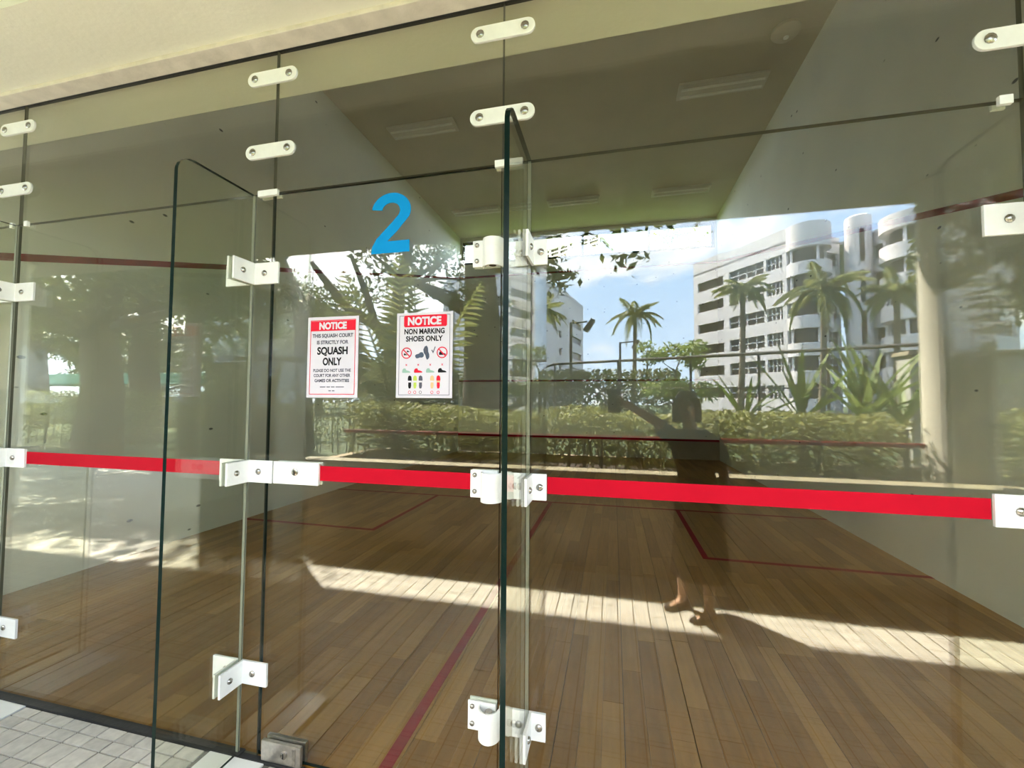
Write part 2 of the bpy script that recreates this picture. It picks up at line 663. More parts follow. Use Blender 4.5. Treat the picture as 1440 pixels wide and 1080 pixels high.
# walls
wl = struct(MB().box(XL - .2, XL, -0.05, YF, -0.25, ZC).build('wall_left', COURTW), 'white side wall of the court, the one with the long wall showing in the photo left')
wr = struct(MB().box(XR, XR + .2, -0.05, YF, -0.25, ZC).build('wall_right', COURTW), 'white side wall of the court nearer to the round column reflection')


def side_line(xa, xb):
    return MB().prism([(0.02, 2.165), (YF, 4.735), (YF, 4.79), (0.02, 2.22)], xa, xb, 'x')


side_line(XL, XL + .002).build('out_line', LINE, wl)
side_line(XR - .002, XR).build('out_line', LINE, wr)
CW0, CW1, CZ0, CZ1 = XL + .05, XR - .05, 5.12, 5.76
wf = MB()
wf.box(XL - .2, XR + .2, YF, YF + .2, -0.25, CZ0)
wf.box(XL - .2, XR + .2, YF, YF + .2, CZ1, ZC + .2)
wf.box(XL - .2, CW0, YF, YF + .2, CZ0, CZ1)
wf.box(CW1, XR + .2, YF, YF + .2, CZ0, CZ1)
wf = struct(wf.build('wall_front', COURTW), 'white front wall of the court with red lines and a window strip on top')
MB().box(XL, XR, YF - .002, YF, 4.735, 4.79).build('out_line', LINE, wf)
MB().box(XL, XR, YF - .002, YF, 1.885, 1.935).build('service_line', LINE, wf)
MB().box(XL, XR, YF - .022, YF, 0.43, 0.48).build('tin_line', LINE, wf)
MB().box(XL, XR, YF - .012, YF, 0.0, 0.43).build('tin_board', TIN, wf)
# clerestory window: three lights between black frame members
win = thing('window_8', 'black framed window strip high on the court front wall', None, (0, YF + .05, CZ0), kind='structure')
fr = 0.07
MB().box(CW0, CW1, YF + .03, YF + .09, CZ0, CZ0 + fr).build('frame_rail', FRAME, win)
MB().box(CW0, CW1, YF + .03, YF + .09, CZ1 - fr, CZ1).build('frame_rail', FRAME, win)
mull = (CW0, -2.45, -0.80, 0.85, CW1 - fr)
for mx in mull:
    MB().box(mx, mx + fr, YF + .03, YF + .09, CZ0 + fr, CZ1 - fr).build('mullion', FRAME, win)
for a, b in zip(mull[:-1], mull[1:]):
    MB().box(a + fr, b, YF + .055, YF + .06, CZ0 + fr, CZ1 - fr).build('pane', GLASS, win)
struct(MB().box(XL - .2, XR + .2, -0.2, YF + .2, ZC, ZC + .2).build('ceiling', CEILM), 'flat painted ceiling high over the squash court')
# back wall above the lintel
struct(MB().box(XL - .2, XR + .2, -0.05, .25, 3.0, ZC).build('wall_back', COURTW), 'court wall over the glass front, inside above the lintel')


def ceiling_light(cx, cyy, label):
    t = thing('ceiling_light', label, 'light', (cx, cyy, ZC), 'unlit court ceiling lights')
    MB().box(cx - .58, cx + .58, cyy - .16, cyy + .16, ZC - .035, ZC).build('light_tray', LIGHTBODY, t, bevel=.006)
    for s in (-.075, .075):
        MB().tube([(cx - .54, cyy + s, ZC - .055), (cx + .54, cyy + s, ZC - .055)], .016, 8).build('tube_lamp', WHITE, t, smooth=True)
    return t


for cx, cyy, lb in ((-3.13, 8.0, 'unlit twin tube ceiling light by the side wall, row near the window strip'),
                    (-0.86, 8.0, 'unlit twin tube ceiling light in mid court, row near the window strip'),
                    (1.40, 8.0, 'unlit twin tube ceiling light over the column side, row near the window strip'),
                    (-3.05, 4.9, 'unlit twin tube ceiling light by the side wall, row nearer the glass'),
                    (1.50, 4.95, 'unlit twin tube ceiling light over the column side, row nearer the glass')):
    ceiling_light(cx, cyy, lb)
sd_ = thing('smoke_detector', 'small round detector dome on the court ceiling nearest the glass', 'detector', (2.04, 4.16, ZC))
MB().lathe([(.16, 0), (.16, -.03), (.12, -.07), (.04, -.09)], (2.04, 4.16, ZC)).build('detector_body', CEILM, sd_, smooth=True)
MB().lathe([(.03, -.08), (.03, -.10), (.015, -.105)], (2.04, 4.16, ZC), seg=10).build('detector_eye', WHITE, sd_, smooth=True)

# ------------------------------------------------------------------ GLASS FRONT
ZT, ZH, TH = 2.205, 2.80, 0.012
JX = (-4.118, -2.80, -1.335, -0.377, 1.093, 2.451)
G = 0.0035


def pane(mb, x0, x1, z0, z1, y0=0.0, y1=TH):
    mb.box(x0, x1, y0, y1, z0, z1)
    mb.m[-6:] = [1, 1, 0, 1, 0, 1]
    return mb


LOWLAB = ['lower glass panel at the far end past the marbled floor strip', 'lower glass panel between the two glass fins beside the tiled floor', None,
          'lower glass panel next to the number two door, wide one with a red stripe', 'lower glass panel at the end beside the white court wall']
UPLAB = ['upper glass panel at the far end under the cream lintel', 'upper glass panel over the wide pane beside the tiled floor', 'narrow upper glass panel right over the number two door',
         'upper glass panel over the wide pane next to the door', 'upper glass panel at the end beside the white court wall, under the lintel']
STR = {1: (-2.70, -1.52), 0: (-4.0, -2.90), 3: (-0.214, 0.985), 4: (1.20, 2.44)}
num = 1
for i in range(5):
    a, b = JX[i] + G / 2, JX[i + 1] - G / 2
    if i != 2:
        w = thing('window_%d' % num, LOWLAB[i], None, ((a + b) / 2, 0, 0), kind='structure')
        num += 1
        pane(MB(), a, b, 0.0, ZT - G / 2).build('pane', [GLASS, EDGE2], w)
        s0, s1 = STR[i]
        MB().box(s0, s1, -0.0012, -0.0002, 1.062, 1.118).build('red_stripe', RED, w)
    w = thing('window_%d' % (num if num < 8 else num + 1), UPLAB[i], None, ((a + b) / 2, 0, ZT), kind='structure')
    num += 1
    pane(MB(), a, b, ZT + G / 2, ZH).build('pane', [GLASS, EDGE2], w)

# sealant under the fixed panes
struct(MB().box(-4.118, -1.40, -0.022, 0.012, -0.012, 0.006).build('trim_3', SEAL), 'dark sealant line along the foot of the fixed glass')

# the door
door = thing('door_1', 'frameless glass door with blue number two and two notices', None, ((JX[2] + JX[3]) / 2, 0, 0), kind='structure')
pane(MB(), JX[2] + .004, JX[3] - .004, 0.010, ZT - .005).build('pane', [GLASS, EDGE], door)
MB().box(-1.086, -0.481, -0.0012, -0.0002, 1.062, 1.118).build('red_stripe', RED, door)


def arc(cx, cz, rx, rz, a0, a1, n):
    return [(cx + rx * math.cos(math.radians(a0 + (a1 - a0) * k / n)), cz + rz * math.sin(math.radians(a0 + (a1 - a0) * k / n))) for k in range(n + 1)]


# figure 2, outline of a bold grotesque numeral
NX, NZ, NW, NH = -0.894, 1.92, 0.172, 0.228
outer = arc(.50, .70, .47, .30, 172, -22, 22)
outer += [(.66, .36), (.50, .25), (.42, .195), (.95, .195), (.95, 0.0), (.03, 0.0), (.06, .12), (.16, .25), (.36, .39), (.56, .53)]
inner = arc(.50, .70, .215, .135, -35, 172, 14)
poly = outer + inner
nm = MB()
nm.prism([(NX + u * NW, NZ + v * NH) for u, v in poly], -0.0014, -0.0002, 'y')
tag(nm.build('door_number', BLUE, door), label='bright blue number 2 on the glass')


def text_mesh(txt, size, bold=0.0, xs=1.0, align='CENTER', space=1.0):
    cu = bpy.data.curves.new('txt', 'FONT')
    cu.body = txt
    cu.size = size
    cu.offset = bold
    cu.align_x = align
    cu.align_y = 'CENTER'
    cu.space_character = space
    cu.resolution_u = 4
    o = bpy.data.objects.new('txt', cu)
    COL.objects.link(o)
    bpy.context.view_layer.update()
    dg = bpy.context.evaluated_depsgraph_get()
    me = bpy.data.meshes.new_from_object(o.evaluated_get(dg))
    bpy.data.objects.remove(o)
    me.transform(Matrix(((xs, 0, 0, 0), (0, 0, -1, 0), (0, 1, 0, 0), (0, 0, 0, 1))))
    return me


class Sheet:
    """a notice: coordinates u right, v down as fractions of the sheet"""

    def __init__(self, root, x0, x1, z0, z1, y):
        self.r, self.x0, self.x1, self.z0, self.z1, self.y = root, x0, x1, z0, z1, y
        self.w, self.h = x1 - x0, z1 - z0

    def P(self, u, v):
        return (self.x0 + u * self.w, self.z1 - v * self.h)

    def poly(self, name, pts, m, lift, parent=None):
        return MB().prism([self.P(*q) for q in pts], self.y - lift, self.y - lift + .0002, 'y').build(name, m, parent or self.r)

    def rect(self, name, u0, v0, u1, v1, m, lift):
        return self.poly(name, [(u0, v0), (u1, v0), (u1, v1), (u0, v1)], m, lift)

    def text(self, s, v, size, m, width=None, bold=0.0, lift=.0008, u=0.5, name='lettering'):
        me = text_mesh(s, size * self.h, bold * self.h)
        xsv = [q.co.x for q in me.vertices]
        ww = max(xsv) - min(xsv)
        if width:
            k = width * self.w / ww
            me.transform(Matrix.Diagonal((k, 1, 1, 1)))
        xsv = [q.co.x for q in me.vertices]
        mid = (max(xsv) + min(xsv)) / 2
        zv = [q.co.z for q in me.vertices]
        midz = (max(zv) + min(zv)) / 2
        px, pz = self.P(u, v)
        me.transform(Matrix.Translation((px - mid, self.y - lift, pz - midz)))
        me.materials.clear()
        me.materials.append(m)
        return link(name, me, self.r)

    def ring(self, name, u, v, r, m, lift, t=.18):
        n = 22
        vs, fs = [], []
        cx, cz = self.P(u, v)
        rr = r * self.w
        for k in range(n):
            a = 2 * PI * k / n
            for q in (rr, rr * (1 - t)):
                vs.append((cx + q * math.cos(a), self.y - lift, cz + q * math.sin(a)))
        for k in range(n):
            j = (k + 1) % n
            fs.append((2 * k, 2 * j, 2 * j + 1, 2 * k + 1))
        return MB().add(vs, fs).build(name, m, self.r)

    def border(self, i, t, m):
        b = MB()
        for (u0, v0, u1, v1) in ((i, i * .7, 1 - i, i * .7 + t * .7), (i, 1 - i * .7 - t * .7, 1 - i, 1 - i * .7), (i, i * .7, i + t, 1 - i * .7), (1 - i - t, i * .7, 1 - i, 1 - i * .7)):
            p0, p1 = self.P(u0, v0), self.P(u1, v1)
            b.box(p0[0], p1[0], self.y - .0005, self.y - .0003, p1[1], p0[1])
        return b.build('border', m, self.r)


# notice one
sg = thing('notice_sign', 'white notice reading this squash court is strictly for squash only', 'sign', (-1.045, 0, 1.378))
S = Sheet(sg, -1.156, -0.934, 1.378, 1.689, -0.0012)
MB().box(S.x0, S.x1, S.y, -0.0001, S.z0, S.z1).build('sheet', PAPER, sg)
S.border(.055, .012, SIGNRED)
S.rect('header_band', .065, .05, .935, .175, SIGNRED, .0006)
S.text('NOTICE', .112, .115, PAPER, .54, .006)
S.text('THIS SQUASH COURT', .238, .062, SIGNGRY, .80, .0022)
S.text('IS STRICTLY FOR', .317, .062, SIGNGRY, .62, .0022)
S.text('SQUASH', .43, .125, SIGNBLK, .60, .005)
S.text('ONLY', .555, .125, SIGNBLK, .37, .005)
S.text('PLEASE DO NOT USE THE', .665, .052, SIGNGRY, .74, .0016)
S.text('COURT FOR ANY OTHER', .727, .052, SIGNGRY, .72, .0016)
S.text('GAMES OR ACTIVITIES', .79, .052, SIGNGRY, .68, .0016)
for (u0, u1, v) in ((.27, .38, .868), (.40, .47, .868), (.49, .56, .868), (.58, .74, .868), (.44, .49, .916), (.51, .56, .916)):
    S.rect('small_print', u0, v - .005, u1, v + .005, SIGNGRY, .0006)

# notice two
sg = thing('notice_sign', 'white notice reading non marking shoes only with rows of shoe pictures', 'sign', (-0.666, 0, 1.379))
S = Sheet(sg, -0.775, -0.556, 1.379, 1.690, -0.0012)
MB().box(S.x0, S.x1, S.y, -0.0001, S.z0, S.z1).build('sheet', PAPER, sg)
S.border(.045, .008, SIGNGRY)
S.poly('header_band', [(.15, .03), (.88, .03), (.90, .045), (.90, .155), (.88, .17), (.15, .17), (.13, .155), (.13, .045)], SIGNRED, .0006)
S.text('NOTICE', .10, .125, PAPER, .60, .006)
S.text('NON MARKING', .222, .085, SIGNBLK, .72, .003)
S.text('SHOES ONLY', .308, .085, SIGNBLK, .66, .003)
shoe_side = [(-.5, .18), (-.48, -.12), (-.36, -.32), (-.12, -.36), (.0, -.10), (.30, .0), (.48, .10), (.5, .24), (.0, .26), (-.45, .26)]
sole = [(.0, -.5), (.26, -.42), (.34, -.2), (.24, .05), (.26, .28), (.18, .46), (0, .5), (-.18, .46), (-.24, .28), (-.22, .05), (-.32, -.2), (-.26, -.42)]


def place(shape, u, v, su, sv, ang=0.0):
    c, s = math.cos(ang), math.sin(ang)
    return [(u + (a * c - b * s) * su, v + (a * s + b * c) * sv) for a, b in shape]


for u in (.185, .82):
    S.ring('prohibition_ring', u, .475, .095, SIGNRED, .0009)
    S.poly('prohibition_bar', place([(-.5, -.06), (.5, -.06), (.5, .06), (-.5, .06)], u, .475, .16, .16 * .7, .78), SIGNRED, .001)
S.poly('shoe_picture', place(shoe_side, .165, .49, .06, .04), SIGNBLK, .0007)
S.poly('shoe_picture', place(shoe_side, .215, .455, .05, .035), SIGNBLK, .0007)
S.poly('shoe_picture', place(shoe_side, .825, .485, .12, .07), SIGNBLK, .0007)
S.poly('shoe_picture', place(sole, .42, .505, .16, .10, 1.25), SIGNNAVY, .0007)
S.poly('shoe_picture', place(sole, .545, .475, .13, .17, -.55), SIGNNAVY, .0009)
S.poly('shoe_picture', place(sole, .535, .455, .06, .10, -.55), SIGNGRY, .0011)
S.poly('tick_mark', [(.63, .445), (.645, .44), (.66, .46), (.695, .40), (.705, .41), (.662, .485)], SIGNGRY, .0007)
for u, m in ((.185, SIGNGREEN), (.40, SIGNRED), (.615, SIGNGREEN), (.825, SIGNBLK)):
    S.poly('shoe_picture', place(shoe_side, u, .685, .15, .085), m, .0007)
    S.text('x', .615, .045, SIGNRED, None, 0.001, .0008, u, name='cross_mark')
for u, m in ((.25, SIGNBLK), (.345, SIGNLIME), (.445, SIGNGRY), (.65, SIGNTAN), (.76, SIGNRED)):
    S.poly('sole_picture', place(sole, u, .815, .11, .155), m, .0007)
    S.rect('sole_band', u - .03, .80, u + .028, .82, PAPER if m is not SIGNRED else SIGNTAN, .0009)
    S.ring('sole_ring', u, .935, .026, SIGNRED if m is not SIGNGRY else SIGNGRY, .0009, .3)


# ------------------------------------------------------------------ fins, clamps, plates
def fin(x, label):
    t = thing('glass_fin', label, 'glass fin', (x, -.16, 0))
    ztop, out = 2.198, -0.325
    rr = .06
    pl = [(-.007, 0.0), (-.007, ztop), (out + rr, ztop)] + [(out + rr - rr * math.sin(a), ztop - rr + rr * math.cos(a)) for a in (.35, .7, 1.05, 1.4)] + [(out, ztop - rr), (out, 0.0)]
    mb = MB()
    mb.prism(pl, x - .0075, x + .0075, 'x', mi=1, cap=0)
    mb.build('pane', [GLASS, EDGE], t)
    MB().box(x - .0055, x + .0055, -.0085, -.0005, 0.0, ztop).build('silicone_joint', BEAD, t)
    return t


fin(-1.421, 'glass stiffening fin standing out beside the door latch side')
fin(-0.279, 'glass stiffening fin standing out beside the door hinges')
fin(-2.80, 'glass stiffening fin at the far joint beyond the tiled floor')
fin(1.105, 'glass stiffening fin at the joint beside the end panel')


def bolt(p, axis, parent, s=1.0, sgn=-1):
    MB().lathe([(.0085 * s, 0), (.0085 * s, .003 * sgn), (.0065 * s, .006 * sgn), (.003 * s, .008 * sgn)], p, axis, 10).build('bolt', STEEL, parent, smooth=True)


def angle_clamp(x, z, s, label, inner=True, wing=.118, out=-.108, extra_bolt=True, hh=.0435):
    """L-shaped pair of white plates on the side s of the fin at x, plus its mate on the other side"""
    t = thing('glass_clamp', label, 'clamp', (x, 0, z), 'white angle clamps on the fins')
    for q in (s, -s):
        mb = MB()
        pt = .009
        f0 = x + q * .008
        pl = [(f0, out), (f0, -.0005), (f0 + q * wing, -.0005), (f0 + q * wing, -.0105), (f0 + q * pt, -.0105), (f0 + q * pt, out)]
        mb.prism(pl, z - hh, z + hh, 'z')
        mb.build('angle_plate', WHITE, t, bevel=.0015)
        bolt((f0 + q * min(.055, wing * .6), -.0105, z), 'y', t, 1.4)
        bolt((f0 + q * pt, out * .62, z), 'x', t, 1.3, sgn=q)
    MB().box(x - wing * .8, x + wing * .8, TH + .0005, TH + .005, z - hh * .7, z + hh * .7).build('back_plate', WHITE, t)
    return t


for z, w in ((1.875, 'top'), (0.311, 'bottom')):
    angle_clamp(-1.421, z, 1, 'white angle clamp on the latch side fin, %s one' % w)
angle_clamp(-1.421, 1.086, 1, 'white angle clamp on the latch side fin, level with the red stripe')
for z, w in ((1.877, 'top'), (0.309, 'bottom')):
    angle_clamp(-0.279, z, 1, 'white angle clamp on the hinge side fin, %s one' % w, wing=.055)
angle_clamp(-0.279, 1.084, 1, 'white angle clamp on the hinge side fin, level with the red stripe', wing=.055)
for x, nmx in ((-2.80, 'far joint fin'), (1.105, 'end joint fin')):
    for z, w in ((1.872, 'upper one'), (1.088, 'one level with the red stripe'), (0.31, 'lowest one')):
        angle_clamp(x, z, 1, 'white angle clamp on the %s, %s' % (nmx, w), wing=.13 if x < 0 else .11)


def hinge(z, label):
    t = link('door_hinge', None, door, (-0.43 - door.location.x, 0, z))
    t['label'] = label
    hh = .047
    MB().box(-.482, -.384, -.0075, -.0005, z - hh, z + hh).build('leaf_plate', WHITE, t, bevel=.0015)
    MB().box(-.372, -.336, -.0095, -.0005, z - hh, z + hh).build('fixed_plate', WHITE, t, bevel=.0015)
    for dz in (.03, -.026):
        bolt((-.466, -.0075, z + dz), 'y', t, 1.0)
    # half-round barrel cover, open on top
    n = 14
    ro, ri = .038, .033
    cxx = -.404
    pl = [(cxx + ro * math.cos(a), -.0095 - 1.15 * ro * math.sin(a)) for a in [PI * k / n for k in range(n + 1)]]
    pl += [(cxx + ri * math.cos(a), -.0095 - 1.15 * ri * math.sin(a)) for a in [PI * k / n for k in range(n, -1, -1)]]
    MB().prism(pl, z - hh - .008, z + hh - .004, 'z').build('barrel_cover', WHITE, t, smooth=True)
    MB().tube([(cxx, -.024, z - hh - .004), (cxx, -.024, z + hh - .012)], .013, 12).build('hinge_pin', STEEL, t, smooth=True)
    MB().box(-.482, -.384, TH + .0005, TH + .007, z - hh, z + hh).build('back_plate', WHITE, t, bevel=.0015)
    return t


hinge(1.888, 'white barrel hinge of the glass door, topmost')
hinge(1.084, 'white barrel hinge of the glass door, level with the red stripe')
hinge(0.308, 'white barrel hinge of the glass door, lowest')

lt = tag(link('door_latch', None, door, (-1.19 - door.location.x, 0, 1.086)), label='white latch plate on the door edge')
MB().box(-1.288, -1.086, -.012, -.0005, 1.044, 1.129).build('latch_plate', WHITE, lt, bevel=.002)
MB().lathe([(.014, 0), (.014, -.004), (.010, -.006)], (-1.188, -.012, 1.092), 'y', 12).build('keyhole_ring', STEEL, lt, smooth=True)
MB().box(-1.190, -1.186, -.0185, -.017, 1.084, 1.100).build('keyhole_slot', SIGNBLK, lt)
MB().box(-1.288, -1.086, TH + .0005, TH + .009, 1.044, 1.129).build('back_plate', WHITE, lt, bevel=.002)

lk = tag(link('floor_lock', None, door, (-1.216 - door.location.x, 0, 0)), label='brushed steel lock block at the foot of the door')
MB().box(-1.303, -1.130, -.016, -.0005, .004, .078).build('lock_case', BRUSHED, lk, bevel=.003)
MB().box(-1.303, -1.130, TH + .0005, TH + .016, .004, .078).build('lock_case', BRUSHED, lk, bevel=.003)
MB().lathe([(.014, 0), (.014, -.004), (.009, -.006)], (-1.200, -.016, .042), 'y', 14).build('lock_cylinder', STEEL, lk, smooth=True)
MB().box(-1.202, -1.198, -.023, -.0215, .033, .051).build('keyhole', SIGNBLK, lk)
MB().box(-1.165, -1.150, -.0175, -.016, .012, .07).build('lock_cap', STEEL, lk)


def splice(cx, z, label):
    t = thing('splice_plate', label, 'plate', (cx, 0, z), 'white splice plates over the upper joints')
    hw, hr = .118, .029
    pl = [(cx + hw - hr + hr * math.cos(a), z + hr * math.sin(a)) for a in [PI / 2 - PI * k / 10 for k in range(11)]]
    pl += [(cx - hw + hr + hr * math.cos(a), z + hr * math.sin(a)) for a in [-PI / 2 - PI * k / 10 for k in range(11)]]
    MB().prism(pl, -.0105, -.0005, 'y').build('plate', WHITE, t, bevel=.0018)
    for s in (-1, 1):
        bolt((cx + s * .082, -.0105, z), 'y', t, 1.75)


for cx, where in ((-2.832, 'far glass joint'), (-1.352, 'glass joint over the door latch side'), (-0.380, 'glass joint over the door hinges'), (1.098, 'glass joint over the end fin')):
    for z, w in ((2.688, 'upper'), (2.380, 'lower')):
        if cx > 1 or cx < -2:
            if z > 2.5 and cx > 1:
                continue
        splice(cx, z, 'white splice plate across the %s, %s one' % (where, w))


def clip(x0, x1, label):
    t = thing('glass_clip', label, 'clip', ((x0 + x1) / 2, 0, ZT), 'small white clips on the transom joint')
    MB().box(x0, x1, -.013, -.0005, ZT - .015, ZT + .010).build('clip_body', WHITE, t, bevel=.0015)
    MB().box(x0, x1, TH + .0005, TH + .010, ZT - .015, ZT + .010).build('back_plate', WHITE, t, bevel=.0015)


clip(-1.401, -1.308, 'small white clip over the latch side corner of the door')
clip(-0.403, -0.303, 'small white clip over the hinge side corner of the door')
clip(1.030, 1.061, 'small white clip at the transom beside the end fin')
clip(-2.745, -2.722, 'tiny white clip on the transom just past the far joint, door side')
clip(-2.842, -2.822, 'tiny white clip on the transom just past the far joint, outer side')

# ------------------------------------------------------------------ lintel, corridor
XA, XB = -11.0, 8.0
EY, EZ = -2.93, 3.12
struct(MB().box(XA, XB, -.38, .25, ZH + .012, 3.0).build('trim_1', CREAM), 'cream plastered lintel beam over the glass')
struct(MB().box(XA, XB, -.078, -.006, ZH - .006, ZH + .014).build('trim_2', STRIP, bevel=.003), 'rough whitish strip of render along the top of the glass')
struct(MB().box(XA, XB, -.006, .016, ZH - .002, ZH + .014).build('trim_4', SEAL), 'black gap line where the glass meets the lintel')
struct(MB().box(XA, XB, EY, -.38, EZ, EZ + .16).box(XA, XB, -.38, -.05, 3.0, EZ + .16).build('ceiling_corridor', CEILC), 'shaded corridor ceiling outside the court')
struct(MB().box(XA, XL - .2, -.05, .25, -.25, ZH + .012).build('wall_corridor', CREAM), 'cream corridor wall beyond the court side wall')
struct(MB().box(XR + .2, XB, -.05, .25, -.25, ZH + .012).build('wall_corridor', CREAM), 'cream corridor wall past the end panel of glass')

fc = struct(MB().box(XA, XB, -2.10, 0.0, -.25, -.007).build('floor_corridor', GROUT), 'corridor floor of small square beige tiles')
rows = [(-.077, -.0245), (-.1295, -.077)]
y = -.1295
while y > -2.10:
    rows.append((max(y - .0965, -2.10), y))
    y -= .0965
tiles = []
gx = -2.24
nx0 = int((XA - gx) / .0985)
marble = ((-2.90, -2.805), (-2.795, -2.545), (-1.53, -1.426), (-1.416, -1.282))
for (ya, yb) in rows:
    for k in range(nx0, int((XB - gx) / .0985)):
        xa = gx + k * .0985
        xb = xa + .0985
        if yb > -.31 and (-2.93 < (xa + xb) / 2 < -2.50 or -1.56 < (xa + xb) / 2 < -1.25):
            continue
        tiles.append((xa + .0028, xb - .0028, ya + .0028, yb - .0028))


def tkey(q):
    xc, yc = (q[0] + q[1]) / 2, (q[2] + q[3]) / 2
    direct = -2.95 < xc < -1.25 and yc > -.42
    strip = -1.95 < yc < -1.3
    return (0 if direct else 1, abs(xc + 2) if direct else math.hypot(xc, yc + 1.5))


tiles.sort(key=tkey)
tc_ = {}
rest = MB()
for i, (xa, xb, ya, yb) in enumerate(tiles):
    dz = random.uniform(-.0012, 0)
    if i < 290:
        key = (round(xb - xa, 4), round(yb - ya, 4))
        if key not in tc_:
            w, l = key
            tc_[key] = MB().box(-w / 2, w / 2, -l / 2, l / 2, -.007, 0).mesh('tile', TILE, bevel=.0015)
        link('tile', tc_[key], fc, ((xa + xb) / 2, (ya + yb) / 2, dz))
    else:
        rest.add([(xa, ya, dz), (xb, ya, dz), (xb, yb, dz), (xa, yb, dz)], [(0, 1, 2, 3)])
        b_ = .007
tag(rest.build('tiles_beyond', TILE, fc), kind='stuff')
for (xa, xb) in marble:
    tag(MB().box(xa, xb, -.335, -.023, -.007, .0005).build('marble_slab', MARBLE, fc, bevel=.001), label='white marble floor slab under a fin')
MB().box(-1.416, -1.12, -.022, -.0, -.006, .003).build('threshold', SEAL, fc)

# corridor: planter wall with coping, hedge, column, bar, pier
pw = thing('planter', 'long dark planter wall with pale coping along the corridor edge', 'planter', (1.5, -2.2, 0))
MB().box(-2.95, 7.5, -2.25, -2.10, -.25, .765).build('wall_body', WALLDARK, pw)
x = -2.95
while x < 7.4:
    MB().box(x, min(x + .598, 7.5), -2.27, -2.085, .765, .805).build('coping_stone', COPING, pw, bevel=.006)
    x += .6
MB().box(-2.95, 7.5, -3.4, -2.25, -.2, .68).build('soil_bed', SOIL, pw)
MB().box(-2.95, 7.5, -3.5, -3.4, -.25, .765).build('wall_body', WALLDARK, pw)
MB().box(-2.95, -2.83, -3.4, -2.25, -.25, .765).build('wall_body', WALLDARK, pw)

col = thing('column', 'pale round concrete column rising from the planter to the corridor ceiling', 'column', (2.58, -2.56, .68))
MB().lathe([(.21, 0), (.20, .05), (.20, EZ - .78), (.24, EZ - .70), (.24, EZ - .68)], (2.58, -2.56, .68), seg=28).build('shaft', mat('pale_column_paint', (.58, .55, .46), .7, var=.1, vscale=4), col, smooth=True)
MB().tube([(2.67, -2.345, .69), (2.67, -2.345, EZ - .02)], .022, 10).build('downpipe', WHITE, col, smooth=True)
for z in (1.2, 2.2):
    MB().box(2.64, 2.70, -2.385, -2.318, z, z + .03).build('pipe_bracket', STEEL, col)
col2 = thing('column', 'pale round concrete column at the far end of the corridor beside the pier', 'column', (-7.6, -2.36, 0))
MB().lathe([(.20, 0), (.19, .05), (.19, EZ - .1), (.23, EZ - .02), (.23, EZ)], (-7.6, -2.36, 0), seg=28).build('shaft', CREAM, col2, smooth=True)

bar = thing('handrail', 'thin dark red handrail bar in front of the hedge', 'handrail', (-.3, -2.46, .68))
MB().tube([(-2.70, -2.46, 1.05), (2.31, -2.46, 1.05)], .018, 10).build('rail_bar', LINE, bar, smooth=True)
for x in (-2.6, -.1, 2.2):
    MB().tube([(x, -2.47, 1.04), (x, -2.475, .67)], .010, 8).build('bracket', RAILM, bar, smooth=True)

pr = thing('concrete_pier', 'grey concrete pier as high as a person at the corridor edge', 'pier', (-2.98, -1.63, 0))
MB().box(-3.36, -2.62, -1.78, -1.45, -.006, 1.68).build('pier_body', CONC, pr, bevel=.01)
MB().box(-3.38, -2.60, -1.80, -1.43, 1.68, 1.73).build('cap', COPING, pr, bevel=.006)


# ------------------------------------------------------------------ plants
def hedge(name, label, x0, x1, y0, y1, z0, z1, n, seed, leafm=LEAFHEDGE, size=.05, group=None):
    t = thing(name, label, 'hedge', ((x0 + x1) / 2, (y0 + y1) / 2, z0), group)
    r = np.random.default_rng(seed)
    c = np.column_stack([r.uniform(x0, x1, n), r.uniform(y0, y1, n), z0 + (z1 - z0) * r.beta(1.6, 1.0, n)])
    # rounded, bumpy top
    bump = np.array([noise.noise(Vector((a * 1.3, b * 1.3, seed))) for a, b in c[:, :2]]) * .09
    edge = np.minimum((c[:, 1] - y0), (y1 - c[:, 1])) / (y1 - y0)
    c[:, 2] += bump - .12 * np.clip(.25 - edge, 0, 1)
    tag(quads_mesh('foliage', leaf_quads(c, size, .5, .3, seed), leafm, t), kind='stuff')
    mb = MB()
    for k in range(int((x1 - x0) * 7)):
        xx, yy = r.uniform(x0, x1), r.uniform(y0 + .1, y1 - .1)
        mb.tube([(xx, yy, z0 - .02), (xx + r.uniform(-.1, .1), yy + r.uniform(-.08, .08), (z0 + z1) / 2), (xx + r.uniform(-.15, .15), yy + r.uniform(-.1, .1), z1 - .08)], [.012, .009, .004], 5)
    tag(mb.build('stems', BARK, t), kind='stuff')
    return t


hedge('hedge', 'clipped hedge in the planter before the lamp posts and railing', -2.75, 2.33, -3.2, -2.53, .72, 1.30, 22000, 3)
hedge('hedge', 'clipped hedge continuing past the round column', 2.84, 7.3, -3.2, -2.53, .72, 1.28, 14000, 4)
hedge('hedge', 'loose low hedge beyond the pier under the dense trees', -22, -4.3, -8.5, -7.7, 0, 1.58, 16000, 5, LEAFHEDGE, .08)
hedge('hedge', 'dark distant hedge behind the railing and lamp posts', -15, 3.2, -22, -20, .0, 3.0, 15000, 6, LEAFTREE, .22)


